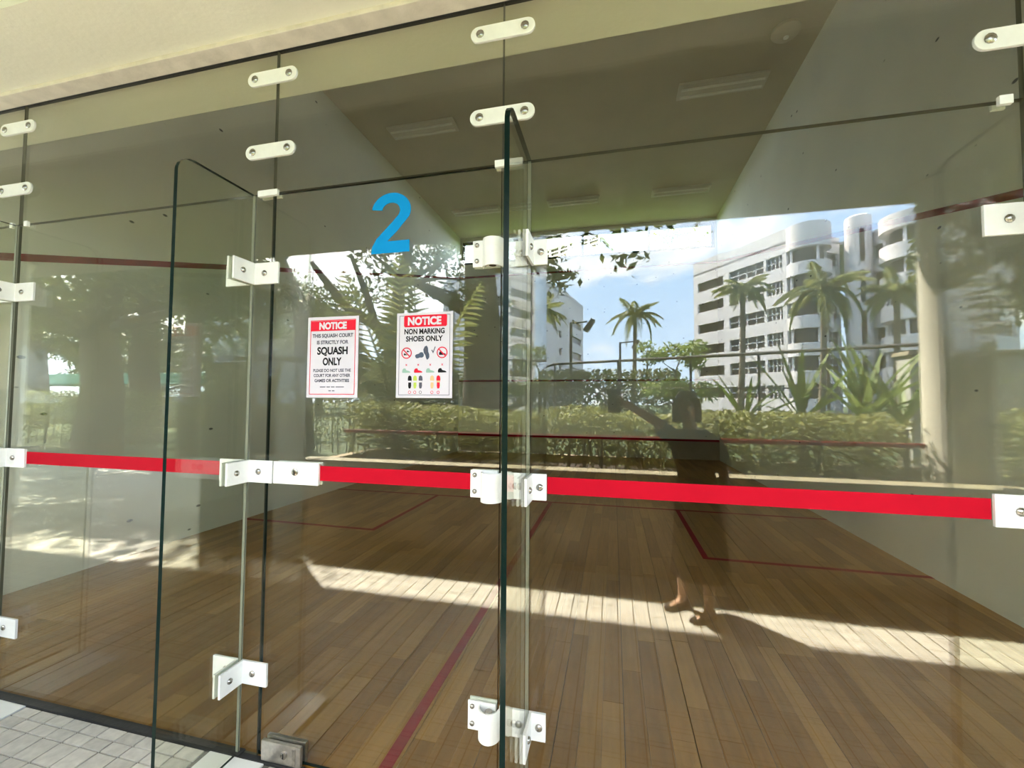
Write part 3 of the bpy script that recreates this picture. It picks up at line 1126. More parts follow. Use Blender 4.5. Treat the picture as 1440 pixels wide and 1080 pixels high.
def grow(t, seed, trunk, tr, limbs, cl_r, cl_n, leaf, lsize, spread=2.5, rise=1.6, twigs=3):
    """trunk polyline with radii, limbs forking off its top half, leaf clusters round the twigs"""
    r = random.Random(seed)
    MB().tube(trunk, tr, 12).build('trunk', BARK, t, smooth=True)
    cs = []
    bt = MB()
    tv = [Vector(q) for q in trunk]
    for k in range(limbs):
        j = r.randint(max(1, len(tv) - 3), len(tv) - 1)
        p0 = tv[j]
        a = 2 * PI * (k + r.random() * .6) / limbs
        d = Vector((math.cos(a), math.sin(a), 0))
        L = spread * r.uniform(.65, 1.15)
        p1 = p0 + d * L * .45 + Vector((0, 0, rise * r.uniform(.35, .7)))
        p2 = p0 + d * L + Vector((r.uniform(-.4, .4), r.uniform(-.4, .4), rise * r.uniform(.5, 1.2)))
        r0 = tr[j] * .5
        bt.tube([p0, p1, p2], [r0, r0 * .6, r0 * .25], 7)
        cs.append(p2)
        for q in range(twigs):
            s = p1.lerp(p2, r.random())
            e2 = s + Vector((r.uniform(-1, 1), r.uniform(-1, 1), r.uniform(-.35, .8))) * cl_r * 1.3
            bt.tube([s, e2], [r0 * .3, r0 * .08], 5)
            cs.append(e2)
    tag(bt.build('branches', BARK, t, smooth=True), kind='stuff')
    rr = np.random.default_rng(seed)
    C = []
    for c in cs:
        m = rr.normal(size=(cl_n, 3))
        m /= np.linalg.norm(m, axis=1, keepdims=True)
        m *= (rr.uniform(0, 1, (cl_n, 1)) ** .5) * cl_r
        m[:, 2] *= .6
        C.append(np.array(c) + m)
    C = np.concatenate(C)
    tag(quads_mesh('foliage', leaf_quads(C, lsize, .42, 0, seed), leaf, t), kind='stuff')
    return t


def tree(label, seed, trunk, tr, **kw):
    t = thing('tree', label, 'tree', trunk[0], kw.pop('group', 'trees across the lawn'))
    return grow(t, seed, trunk, tr, **kw)


LT = LEAFTREE
tree('thickest dark tree trunk beside the palm shrub, tallest of the trees', 11, [(-2.85, -7.6, 0), (-2.82, -7.6, 1.5), (-2.84, -7.6, 3.2), (-3.0, -7.8, 4.8), (-3.0, -8.0, 6.0)],
     [.52, .44, .40, .33, .2], limbs=6, cl_r=.7, cl_n=130, leaf=LT, lsize=.17, spread=2.6, rise=1.0)
t = tree('slender tree with a forked trunk behind the palm shrub', 12, [(-5.45, -8.6, 0), (-5.47, -8.6, 1.6), (-5.5, -8.6, 3.2), (-5.5, -8.7, 4.4), (-5.3, -8.9, 5.6)],
         [.27, .22, .19, .16, .1], limbs=5, cl_r=.65, cl_n=90, leaf=LT, lsize=.16, spread=2.4, rise=.7)
MB().tube([(-5.48, -8.6, 2.5), (-6.1, -8.6, 3.35), (-6.9, -8.6, 3.8), (-7.6, -8.7, 4.5), (-8.2, -8.7, 5.2)], [.17, .15, .13, .11, .06], 10).build('limb', BARK, t, smooth=True)
MB().tube([(-6.1, -8.6, 3.35), (-6.4, -8.6, 4.2), (-6.9, -8.6, 5.3)], [.11, .09, .05], 8).build('limb', BARK, t, smooth=True)
tree('leaning tree between the pier and the slender forked tree', 13, [(-8.2, -8.6, 0), (-8.28, -8.6, 1.6), (-8.4, -8.6, 3.9), (-9.2, -8.7, 5.3), (-9.8, -8.8, 6.2)],
     [.27, .22, .19, .14, .08], limbs=5, cl_r=.65, cl_n=80, leaf=LT, lsize=.16, spread=2.2, rise=1.0)
for i, (X, Y, hh, sp_, lb) in enumerate((
        (-14.8, 9.2, 4.2, 3.4, 'dense tree beyond the loose low hedge, nearest the pier'),
        (-19.5, 10.8, 4.6, 3.8, 'dense tree beyond the loose low hedge, in the middle'),
        (-26.0, 12.6, 5.0, 4.2, 'dense tree beyond the loose low hedge, farthest along'),
        (-15.2, 14.5, 5.2, 3.8, 'dense tree standing back behind the loose low hedge'),
        (-12.6, 6.6, 4.4, 3.7, 'broad shade tree with the stoutest trunk, close behind the pier'))):
    tree(lb, 20 + i, [(X, -Y, 0), (X + .1, -Y, 1.5), (X - .1, -Y, hh * .7), (X + .2, -Y, hh), (X + .3, -Y, hh + 1)], [.5, .42, .36, .28, .15], limbs=10 if i == 4 else 6, cl_r=1.2, cl_n=430 if i == 4 else 170, leaf=LT,
         lsize=.24, spread=sp_, rise=1.2)
tree('slim added shade tree between the concrete pier and the stoutest trunk', 33, [(-9.5, -6.4, 0), (-9.5, -6.4, 1.5), (-9.45, -6.4, 3.2), (-9.4, -6.4, 4.6), (-9.4, -6.3, 5.6)], [.24, .2, .17, .13, .08], limbs=9, cl_r=.8, cl_n=220, leaf=LT,  # added tree: crown mostly hidden above the eave, placed to shade the paved path
     lsize=.2, spread=1.5, rise=1.3)
tree('dark tree past the round column, close to the corridor', 31, [(7.35, -7.2, 0), (7.35, -7.2, 1.6), (7.4, -7.2, 2.6), (7.45, -7.3, 3.5), (7.5, -7.4, 4.4)], [.38, .32, .28, .22, .1], limbs=10, cl_r=.8, cl_n=380, leaf=LT,
     lsize=.19, spread=1.2, rise=.8)
tree('dense tree past the round column, farther from the corridor', 32, [(12.3, -9.4, 0), (12.3, -9.4, 1.6), (12.4, -9.4, 3.0), (12.5, -9.4, 4.2), (12.6, -9.4, 5.0)], [.4, .34, .28, .22, .1], limbs=8, cl_r=1.2, cl_n=360, leaf=LT,
     lsize=.22, spread=2.6, rise=.8)
for i, (X, Y, lb) in enumerate(((-58, 36, 'distant tree on the skyline, outermost'), (-47, 34, 'distant tree on the skyline, second from outside'), (-37, 37, 'distant tree on the skyline, middle of five'),
                               (-29, 36, 'distant tree on the skyline, behind the forked tree'), (-21, 40, 'distant tree on the skyline, nearest the white tower'))):
    tree(lb, 40 + i, [(X, -Y, 0), (X, -Y, 2), (X, -Y, 4), (X, -Y, 5.5)], [.4, .35, .3, .2], limbs=8, cl_r=2.0, cl_n=260, leaf=LT, lsize=.5, spread=3.5, rise=1.4, group='skyline trees')
bush = thing('small_tree', 'small bright leaved tree beside the railing before the white flats', 'tree', (2.0, -13.6, 0))
grow(bush, 51, [(2.0, -13.6, 0), (2.0, -13.6, 1.2), (2.02, -13.6, 2.4)], [.09, .07, .04], 7, .40, 130, LEAFLITE, .15, spread=.6, rise=.6)

# hanging sprigs of a tree over the corridor roof
sp_ = thing('hanging_branch', 'leafy branch tips hanging down before the sky at the eave', 'branch', (0.1, -5.2, 4.2))
mb = MB()
CC = []
r = np.random.default_rng(61)
for (x0, y0, z0, x1, z1, nn) in ((-3.0, -5.6, 4.9, .40, 3.62, 60), (-3.0, -5.6, 4.9, -.75, 3.30, 130), (-2.6, -5.6, 4.8, -.95, 3.75, 150), (-1.0, -5.2, 5.2, 1.35, 4.05, 26), (-1.0, -5.2, 5.2, .75, 4.02, 22),
                                 (-1.0, -5.2, 5.2, .2, 4.0, 40)):
    a, b = Vector((x0, y0, z0)), Vector((x1, -5.2, z1))
    mid = a.lerp(b, .6) + Vector((0, 0, .22))
    mb.tube([a, mid, b], [.035, .018, .005], 6)
    for k in range(nn):
        u = 1 - abs(r.normal(0, .16))
        q = (mid.lerp(b, max(0, (u - .5) * 2)) if u > .5 else a.lerp(mid, u * 2))
        CC.append(np.array(q) + r.normal(0, .13, 3) + np.array((0, 0, -.05)))
mb.build('twigs', BARK, sp_, smooth=True)
tag(quads_mesh('foliage', leaf_quads(np.array(CC), .19, .4, -.4, 61), LEAFTREE, sp_), kind='stuff')


def frond_mesh(L, droop, seed, leafw=.035, leafl=.45, n=26, lift=1.0):
    """a pinnate palm frond along +x, arching; rachis and leaflets in one mesh"""
    r = random.Random(seed)
    mb = MB()
    pts = []
    for k in range(9):
        u = k / 8
        pts.append(Vector((L * (u - .18 * u * u * droop), 0, L * (lift * .5 * u - droop * .75 * u * u))))
    mb.tube(pts, [.022 * (1 - .85 * k / 8) * L / 2 for k in range(9)], 5)
    for k in range(n):
        u = .12 + .88 * k / n
        i = min(int(u * 8), 7)
        p = pts[i].lerp(pts[i + 1], u * 8 - i)
        tdir = (pts[i + 1] - pts[i]).normalized()
        ll = leafl * (math.sin(PI * min(1, u * .9 + .12)) ** .6) * r.uniform(.85, 1.1)
        for s in (-1, 1):
            d = (Vector((0, s, 0)) * .78 + tdir * .62 + Vector((0, 0, -.32 - .3 * droop * u + r.uniform(-.12, .12)))).normalized()
            q = p + d * ll * .5 + Vector((0, 0, .02))
            e_ = p + d * ll + Vector((0, 0, -.10 * ll))
            sd2 = d.cross(Vector((0, 0, 1))).normalized() * leafw
            mb.add([p - sd2 * .5, p + sd2 * .5, q + sd2, e_, q - sd2], [(0, 1, 2, 3, 4)])
    return mb.mesh('frond', LEAFPALM)


FRONDS = [frond_mesh(2.5, d, i, leafw=.030, leafl=.58, n=34) for i, d in enumerate((.7, 1.0, 1.35, 1.7))]
SHRUBF = [frond_mesh(2.5, d, 10 + i, leafw=.022, leafl=.5, n=30, lift=1.9) for i, d in enumerate((.35, .6, .9))]


def palm(label, X, Y, zc, s, seed, lean=.25, r0=.17):
    t = thing('palm_tree', label, 'palm', (X, -Y, 0), 'tall feather palms')
    r = random.Random(seed)
    pts = [(lean * (1 - (1 - u) ** 2) - lean, 0, zc * u) for u in (0, .2, .4, .6, .8, 1)]
    w = Vector((X, -Y, 0))
    MB().tube([Vector(q) + w for q in pts], [r0 * 1.25, r0, r0 * .85, r0 * .8, r0 * .75, r0 * .7], 10).build('trunk', PALMBARK, t, smooth=True)
    MB().tube([w + Vector((0, 0, zc - .1)), w + Vector((0, 0, zc + .5))], [r0 * .75, r0 * .35], 10).build('crownshaft', LEAFPALM, t, smooth=True)
    for k in range(20):
        o = link('frond', random.Random(seed * 31 + k).choice(FRONDS if k > 3 else FRONDS[:2]), t, (0, 0, zc + .25 + .02 * k))
        o.rotation_euler = (r.uniform(-.15, .15), r.uniform(-.45, .25) if k > 3 else r.uniform(-.95, -.6), 2 * PI * k * .382 + r.uniform(-.2, .2))
        o.scale = (s, s, s)
    return t


palm('feather palm standing alone against the open sky', 1.42, 27.6, 6.55, .86, 1)
palm('feather palm before the corner of the white flats', 6.55, 22.6, 6.75, .70, 2)
palm('largest feather palm before the round balconies', 11.05, 24.6, 6.9, 1.08, 3)
palm('feather palm before the end balconies next to the round column', 13.3, 22.6, 6.2, .80, 4)
palm('feather palm before the slit window tower', -4.2, 22.6, 6.0, .80, 5)

sh = thing('palm_shrub', 'fountain of yellow green palm fronds behind the two notices', 'shrub', (-3.15, -4.6, .4))
r = random.Random(5)
for k in range(13):
    o = link('frond', SHRUBF[k % 3], sh, (r.uniform(-.12, .12), r.uniform(-.1, .1), .1))
    o.rotation_euler = (r.uniform(-.2, .2), r.uniform(-1.0, -.5), 2 * PI * k * .382)
    q = r.uniform(.85, 1.1)
    o.scale = (q, q, q)


def blade_mesh(L, w, bend, seed):
    mb = MB()
    n = 7
    vs = []
    for k in range(n + 1):
        u = k / n
        ww = w * (math.sin(PI * (.18 + .80 * u)) ** .8) if k < n else .002
        x, z = L * u * (1 - .2 * bend * u), L * (.25 * u - bend * .55 * u * u)
        vs += [(x, -ww, z + ww * .45), (x, 0, z), (x, ww, z + ww * .45)]
    fs = []
    for k in range(n):
        a = k * 3
        fs += [(a, a + 1, a + 4, a + 3), (a + 1, a + 2, a + 5, a + 4)]
    mb.add(vs, fs)
    return mb.mesh('leaf', LEAFAGAVE)


BLADES = [blade_mesh(.95, .036, b, i) for i, b in enumerate((.1, .35, .6))]


def agave(label, X, Y, s, seed, n=16):
    t = thing('spiky_plant', label, 'plant', (X, -Y, 1.0), 'spiky plants behind the hedge')
    r = random.Random(seed)
    MB().tube([(X, -Y, .55), (X, -Y, 1.1)], [.06, .04], 8).build('stem', PALMBARK, t, smooth=True)
    for k in range(n):
        o = link('leaf', BLADES[k % 3], t, (0, 0, .1 + .006 * k))
        o.rotation_euler = (r.uniform(-.2, .2), -r.uniform(.25, 1.25), 2 * PI * k * .382 + r.uniform(-.2, .2))
        q = s * r.uniform(.75, 1.1)
        o.scale = (q, q, q)


agave('small spiky green plant behind the hedge, below the corner palm', 1.45, 3.85, .85, 1, 10)
agave('spiky green plant behind the hedge, below the largest palm', 1.98, 3.75, .95, 2, 14)
agave('biggest spiky green plant behind the hedge, next to the column', 2.52, 3.65, 1.1, 3, 20)
agave('spiky green plant behind the hedge, half hidden by the column', 2.95, 3.85, 1.0, 4, 14)

# ------------------------------------------------------------------ ground outdoors
struct(MB().box(-140, 140, -200, -3.5, -.3, -.05).build('ground', GRASSM), 'lawn stretching away outside the corridor')
struct(MB().box(-60, 140, 0.25, 120, -.4, -.3).build('ground', GRASSM), 'lawn on the far side of the court')
struct(MB().box(-40, -3.1, -6.0, -2.10, -.25, -.006).build('path', PAVE), 'pale paved path beyond the pier')
MB_ = MB().box(3.45, 4.6, -4.85, -4.6, -.05, 1.95)
gp = thing('gate_pillar', 'grey concrete gate pillar at the end of the railing', 'pillar', (4.0, -4.7, 0))
MB_.build('pillar_body', CONC, gp, bevel=.01)
MB().box(3.42, 4.63, -4.88, -4.57, 1.95, 2.0).build('cap', COPING, gp, bevel=.006)

rl = thing('railing', 'dark metal railing climbing past the palms before the white flats', 'railing', (1, -6.8, 0))
pts = [(-4.6, -9.6, 1.75), (-1.94, -8.58, 2.07), (-1.26, -7.98, 2.2), (1.23, -6.78, 2.18), (2.69, -5.68, 2.14), (3.64, -4.68, 2.09)]
MB().tube(pts, .026, 8).build('top_rail', RAILM, rl, smooth=True)
MB().tube([(a, b, c - .55) for a, b, c in pts], .012, 6).build('mid_rail', RAILM, rl, smooth=True)
for (a, b) in (((-3.3, -9.1, 1.9), 0), ((-1.26, -7.98, 2.2), 0), ((.1, -7.3, 2.19), 0), ((1.35, -6.68, 2.18), 0), ((2.25, -6.02, 2.15), 0), ((2.95, -5.42, 2.12), 0), ((3.62, -4.70, 2.09), 0)):
    MB().tube([(a[0], a[1], -.05), a], .022, 8).build('post', RAILM, rl, smooth=True)


def lamp_post(label, X, Y, z, arm, flood=True, r=.06):
    t = thing('lamp_post', label, 'lamp post', (X, -Y, 0), 'dark lamp posts along the lawn')
    MB().tube([(X, -Y, 0), (X, -Y, z)], r, 10).build('pole', RAILM, t, smooth=True)
    MB().tube([(X, -Y, z - .02), (X + arm, -Y, z + .02)], r * .55, 8).build('arm', RAILM, t, smooth=True)
    hx = X + arm
    s = r / .06
    hb = MB()
    hb.prism([(hx - .16 * s, z - .30 * s), (hx + .05 * s, z - .36 * s), (hx + .30 * s, z + .04 * s), (hx + .16 * s, z + .12 * s)], -Y - .18 * s, -Y + .18 * s, 'y')
    hb.build('lamp_head', RAILM, t, bevel=.01)
    MB().prism([(hx - .13 * s, z - .315 * s), (hx + .03 * s, z - .37 * s), (hx + .02 * s, z - .39 * s), (hx - .14 * s, z - .335 * s)], -Y - .15 * s, -Y + .15 * s, 'y').build('lens', WHITE, t)
    return t


lamp_post('tall lamp post with a tilted floodlight before the slit window tower', -1.58, 15.0, 4.42, .62)
lamp_post('lamp post with a short arm next to the lone palm', .32, 18.6, 4.1, .62, r=.05)
lamp_post('small far lamp post between the lone palm and the bright leaved tree', 1.8, 22.6, 3.95, .55, r=.045)


# ------------------------------------------------------------------ buildings
def seg_box(mb, P, Q, t0, t1, z0, z1, u0=0.0, u1=1.0):
    """box along P->Q (virtual plan, y negated), from inset t0 to t1 behind the facade line"""
    P, Q = Vector((P[0], -P[1])), Vector((Q[0], -Q[1]))
    d = Q - P
    n = Vector((-d.y, d.x)).normalized()
    if n.y > 0:
        n = -n          # away from the court
    a, b = P + d * u0, P + d * u1
    c = [a + n * t0, b + n * t0, b + n * t1, a + n * t1]
    vs = [(q.x, q.y, z0) for q in c] + [(q.x, q.y, z1) for q in c]
    mb.add(vs, [(0, 3, 2, 1), (4, 5, 6, 7), (0, 1, 5, 4), (1, 2, 6, 5), (2, 3, 7, 6), (3, 0, 4, 7)])
    return mb


ZW = (2.7, 5.85, 9.0, 12.1, 15.2, 18.3)


def bands(root, P, Q, wh, zt, wins, m=FACADE, depth=.35, mull=0, zws=ZW, zb=-1):
    zs = [zb] + [v for z in zws for v in (z - wh / 2, z + wh / 2)] + [zt]
    for k in range(0, len(zs), 2):
        seg_box(MB(), P, Q, 0, 1.2, zs[k], zs[k + 1]).build('wall_band', m, root)
    for z in zws:
        piers = MB()
        prev = 0.0
        for (u0, u1) in wins:
            seg_box(piers, P, Q, 0.0, 1.2, z - wh / 2, z + wh / 2, prev, u0)
            prev = u1
            wn = seg_box(MB(), P, Q, depth, 1.0, z - wh / 2, z + wh / 2, u0, u1).build('window', DARKWIN, root)
            if mull:
                mm = MB()
                seg_box(mm, P, Q, depth - .14, depth, z - .08, z + .06, u0, u1)
                for k in range(1, mull):
                    uu = u0 + (u1 - u0) * k / mull
                    seg_box(mm, P, Q, depth - .12, depth, z - wh / 2, z + wh / 2, uu - .006, uu + .006)
                mm.build('mullion', FACADE, wn)
        seg_box(piers, P, Q, 0.0, 1.2, z - wh / 2, z + wh / 2, prev, 1.0)
        piers.build('wall_pier', m, root)


def circle3(a, b, c):
    ax, ay, bx, by, cx, cy_ = *a, *b, *c
    d = 2 * (ax * (by - cy_) + bx * (cy_ - ay) + cx * (ay - by))
    ux = ((ax * ax + ay * ay) * (by - cy_) + (bx * bx + by * by) * (cy_ - ay) + (cx * cx + cy_ * cy_) * (ay - by)) / d
    uy = ((ax * ax + ay * ay) * (cx - bx) + (bx * bx + by * by) * (ax - cx) + (cx * cx + cy_ * cy_) * (bx - ax)) / d
    return (ux, uy), math.hypot(ax - ux, ay - uy)


def bay(root, a, b, c, zt, zws=ZW, wh=1.45, m=FACADE):
    """curved balcony bay through plan points a, b (middle), c"""
    (ux, uy), rad = circle3((a[0], -a[1]), (b[0], -b[1]), (c[0], -c[1]))
    ang = [math.atan2(-q[1] - uy, q[0] - ux) for q in (a, b, c)]
    a0, a2 = ang[0], ang[2]
    # sweep that passes through b
    def norm(v):
        return v % (2 * PI)
    if norm(ang[1] - a0) <= norm(a2 - a0):
        sw = norm(a2 - a0)
    else:
        sw = norm(a2 - a0) - 2 * PI
    N = 14

    def ring(r1, r0, z0, z1):
        pl = [(ux + r1 * math.cos(a0 + sw * k / N), uy + r1 * math.sin(a0 + sw * k / N)) for k in range(N + 1)]
        pl += [(ux + r0 * math.cos(a0 + sw * k / N), uy + r0 * math.sin(a0 + sw * k / N)) for k in range(N, -1, -1)]
        return MB().prism(pl, z0, z1, 'z')
    zs = [-1] + [v for z in zws for v in (z - wh / 2, z + wh / 2)] + [zt]
    for k in range(0, len(zs), 2):
        ring(rad, rad * .55, zs[k], zs[k + 1]).build('balcony' if k < len(zs) - 2 else 'parapet', m, root, smooth=True)
    for z in zws:
        wn = ring(rad * .68, rad * .55, z - wh / 2, z + wh / 2).build('window', DARKWIN, root, smooth=True)
        mm = MB()
        for u in (.03, .5, .97):
            th = a0 + sw * u
            mm.tube([(ux + rad * .80 * math.cos(th), uy + rad * .80 * math.sin(th), z - wh / 2), (ux + rad * .80 * math.cos(th), uy + rad * .80 * math.sin(th), z + wh / 2)], .16, 8)
        mm.build('balcony_post', FACADE, wn, smooth=True)


ba = thing('apartment_building', 'long white block of flats with ribbon windows, curved balconies and round stair tower', 'building', (22, -55, 0))
A = [(11.83, 66.58), (15.09, 61.58), (19.9, 54.18), (21.6, 52.0), (24.3, 54.9), (26.2, 56.0), (28.5, 54.18), (28.88, 52.28), (29.2, 47.8), (32.4, 48.6)]
bands(ba, A[0], A[1], 1.3, 22.2, [(.14, .93)])
bands(ba, A[1], A[2], 1.55, 22.0, [(.06, .66), (.70, .94)], mull=4)
bay(ba, A[2], A[3], A[4], 21.9, wh=1.65)
bands(ba, A[4], A[5], 1.55, 21.0, [(.1, .9)], mull=2)
bands(ba, A[6], A[7], 1.55, 20.8, [(.1, .8)])
bay(ba, A[7], (28.2, 47.7), A[9], 20.6, wh=1.55)
bands(ba, A[9], (40, 52), 1.55, 20.6, [(.05, .45), (.55, .95)])
tw = MB().lathe([(1.25, -1), (1.25, 22.4), (1.0, 22.6)], (27.15, -54.0, 0), seg=24).build('stair_tower', FACADE, ba, smooth=True)
for z in (3.0, 8.0, 12.6, 17.2):
    MB().box(26.72, 27.12, -52.88, -52.70, z, z + 3.6).build('slit_window', DARKWIN, tw)
seg_box(MB(), (25.9, 54.4), (26.5, 53.4), 0, 2.2, -1, 19.5).build('fin_wall', FACADE, ba)
rf = MB()
rf.prism([(q[0], -q[1]) for q in A] + [(40, -52), (44, -64), (20, -80)], 20.2, 20.5, 'z')
rf.build('roof', FACADE2, ba)

bt_ = thing('apartment_building', 'white tower of flats with a blank side and small slit windows', 'building', (-14, -80, 0))
T = [(-20.0, 66.6), (-12.2, 78.6), (-9.12, 88.6), (-6.94, 100.6)]
ZT_ = (4.5, 8.0, 11.5, 15, 18.5)
bands(bt_, T[0], T[1], 1.7, 24.4, [(.08, .30), (.36, .62), (.68, .9)], zws=ZT_)
bands(bt_, T[1], T[2], 1.4, 24.4, [(.52, .66)], zws=ZT_)
bands(bt_, T[2], T[3], 1.5, 24.2, [(.2, .85)], zws=ZT_)
rf = MB()
rf.prism([(a, -b) for a, b in T] + [(-30, -105), (-32, -75)], 23.4, 23.6, 'z')
rf.build('roof', FACADE2, bt_)
MB().prism([(-20.0, -66.6), (-32, -75), (-31.5, -76), (-19.5, -67.6)], -1, 24.4, 'z').build('side_wall', FACADE, bt_)
MB().prism([(-6.94, -100.6), (-30, -105), (-30, -104), (-7.4, -99.6)], -1, 24.2, 'z').build('side_wall', FACADE, bt_)
bl = thing('apartment_building', 'white flats with stacked curved balconies glimpsed between the pier and trunks', 'building', (-60, -57, 0))
ZL = (3.4, 6.4, 9.4, 12.4, 15.4)
bay(bl, (-74, 60), (-64, 53.5), (-57, 55), 20.5, zws=ZL, wh=1.7)
bands(bl, (-57, 55), (-49.5, 58.6), 1.6, 18.8, [(.05, .45), (.55, .95)], zws=ZL)
rf = MB()
rf.prism([(-74, -60), (-64, -53.6), (-57, -55), (-49.5, -58.6), (-52, -75), (-75, -75)], 18.2, 18.4, 'z')
rf.build('roof', FACADE2, bl)

# flats seen through the window strip, on the far side of the court
bn = thing('apartment_building', 'white flats with louvred windows seen through the high window strip', 'building', (-4, 45, 0))
N0, N1 = (-9.5, -44), (-1.2, -39)


def far_bands():
    zs = (9.5, 13.0, 16.5)
    last = -1
    for z in zs:
        MB().prism([(-9.5, 44), (-1.2, 39), (1, 47), (-8, 52)], last, z - .8, 'z').build('wall_band', FACADE, bn)
        MB().prism([(-9.1, 44.3), (-1.4, 39.5), (.8, 46.8), (-7.8, 51.6)], z - .8, z + .8, 'z').build('window', DARKWIN, bn)
        mm = MB()
        for k in range(9):
            u = k / 8
            px_, py_ = -9.45 + 8.2 * u, 44.0 - 4.95 * u
            mm.tube([(px_, py_ + .25, z - .8), (px_, py_ + .25, z + .8)], .10, 6)
        for q in (-.4, 0, .4):
            mm.tube([(-9.35, 44.2, z + q), (-1.3, 39.35, z + q)], .05, 5)
        mm.build('louvre', FACADE2, bn)
        last = z + .8
    MB().prism([(-9.5, 44), (-1.2, 39), (1, 47), (-8, 52)], last, 19.6, 'z').build('wall_band', FACADE, bn)


far_bands()
tree('tree outside the high window strip, its top in the window', 71, [(2.6, 18, -.3), (2.6, 18, 3), (2.7, 18, 6), (2.7, 18, 7.6)], [.3, .25, .2, .1], limbs=8, cl_r=.7, cl_n=120, leaf=LT, lsize=.2, spread=1.9, rise=1.2,
     group='trees behind the court')

# open shelter under the dense trees
sh = thing('shelter', 'open shelter with pale green sheet roof under the dense trees', 'shelter', (-27, -17.5, 0))
MB().prism([(-38, 2.15), (-20, 2.15), (-20, 2.75), (-38, 2.75)], -19.5, -16.5, 'y').build('roof', GREENROOF, sh, bevel=.03)
for x in (-37.5, -33.2, -28.9, -24.6, -20.4):
    MB().tube([(x, -16.7, -.05), (x, -16.7, 2.2)], .12, 8).build('post', FACADE, sh, smooth=True)
MB().box(-38, -20, -19.6, -19.4, -.05, 1.5).build('back_panel', CONC, sh)

# ------------------------------------------------------------------ THE PERSON (seen mirrored in the glass, taking the photo)
pe = thing('person', 'woman in a long dark brown dress and flat shoes holding up a phone', 'person', (.53, -1.6, 0))
V, E_, RD = [], [], []


def jv(p, r, parent=None):
    V.append(p)
    RD.append(r)
    if parent is not None:
        E_.append((parent, len(V) - 1))
    return len(V) - 1


roots = []
pel = jv((.54, -1.62, .72), (.085, .08))
roots.append(pel)
wst = jv((.535, -1.62, .90), (.070, .070), pel)
chs = jv((.525, -1.615, 1.04), (.075, .075), wst)
nkb = jv((.505, -1.607, 1.15), (.050, .046), chs)
nk = jv((.49, -1.595, 1.215), (.035, .035), nkb)
hd = jv((.478, -1.565, 1.282), (.045, .050), nk)
hd2 = jv((.472, -1.572, 1.345), (.070, .078), hd)
jv((.470, -1.580, 1.385), (.050, .055), hd2)
# nose, chin and ears grow from the head
jv((.455, -1.488, 1.325), (.009, .009), hd2)
# camera-side arm raised to the phone
s1 = jv((.395, -1.60, 1.125), (.042, .042), nkb)
e1 = jv((.285, -1.50, 1.235), (.036, .036), s1)
w1 = jv((.12, -1.475, 1.335), (.023, .026), e1)
p1 = jv((.065, -1.463, 1.365), (.016, .032), w1)
s2 = jv((.65, -1.625, 1.12), (.042, .042), nkb)
e2 = jv((.70, -1.60, .93), (.036, .036), s2)
w2 = jv((.685, -1.53, .745), (.023, .025), e2)
p2 = jv((.680, -1.515, .68), (.018, .032), w2)
for (hx, hy, kx, ky, ax, ay) in ((.475, -1.61, .455, -1.625, .452, -1.672), (.605, -1.63, .60, -1.60, .590, -1.535)):
    a = jv((hx, hy, .64), (.082, .082), pel)
    b = jv((kx, ky, .37), (.056, .056), a)
    c = jv(((kx + ax) / 2, (ky + ay) / 2 - .008, .25), (.047, .05), b)
    d = jv((ax, ay, .085), (.028, .030), c)
    e5 = jv((ax - .012, ay + .008, .032), (.030, .028), d)
    jv((ax - .10, ay + .075, .018), (.030, .014), e5)
# fingers: their own chains rooted inside the palm
for base, dirs in (((.062, -1.463, 1.367), [((-.008, .033, .030), (-.030, .001, .006)), ((-.008, .034, .012), (-.034, .001, .002)), ((-.008, .034, -.006), (-.033, .001, -.002)), ((-.008, .033, -.023), (-.027, .001, -.005)), ((-.014, .000, .028), (-.026, .003, .018))]),
                   ((.680, -1.513, .672), [((-.008, .022, -.034), (-.010, .006, -.024)), ((-.004, .008, -.040), (-.010, .004, -.028)), ((.0, -.006, -.040), (-.008, .002, -.028)), ((.004, -.020, -.034), (-.006, .0, -.022)), ((-.022, .026, .0), (-.008, .008, -.020))])):
    for f0, f1 in dirs:
        b0 = Vector(base)
        a = jv(tuple(b0), (.008, .008))
        roots.append(a)
        b = jv(tuple(b0 + Vector(f0)), (.0078, .0078), a)
        jv(tuple(b0 + Vector(f0) + Vector(f1)), (.0065, .0065), b)
me = bpy.data.meshes.new('body')
me.from_pydata(V, E_, [])
tmp = bpy.data.objects.new('body_tmp', me)
COL.objects.link(tmp)
sk = tmp.modifiers.new('skin', 'SKIN')
sk.use_smooth_shade = True
if not me.skin_vertices:
    pass
for i, q in enumerate(me.skin_vertices[0].data):
    q.radius = RD[i]
    q.use_root = i in roots
tmp.modifiers.new('sub', 'SUBSURF').levels = 2
bpy.context.view_layer.update()
body_me = bpy.data.meshes.new_from_object(tmp.evaluated_get(bpy.context.evaluated_depsgraph_get()))
bpy.data.objects.remove(tmp)
body_me.materials.clear()
body_me.materials.append(SKIN)
link('body', body_me, pe)


def ell(cx, cyy, z, rx, ry, n=22, wob=0.0, ph=0.0):
    return [(cx + (rx + wob * math.sin(6 * a + ph)) * math.cos(a), cyy + (ry + wob * math.cos(5 * a + ph)) * math.sin(a), z) for a in [2 * PI * k / n for k in range(n)]]


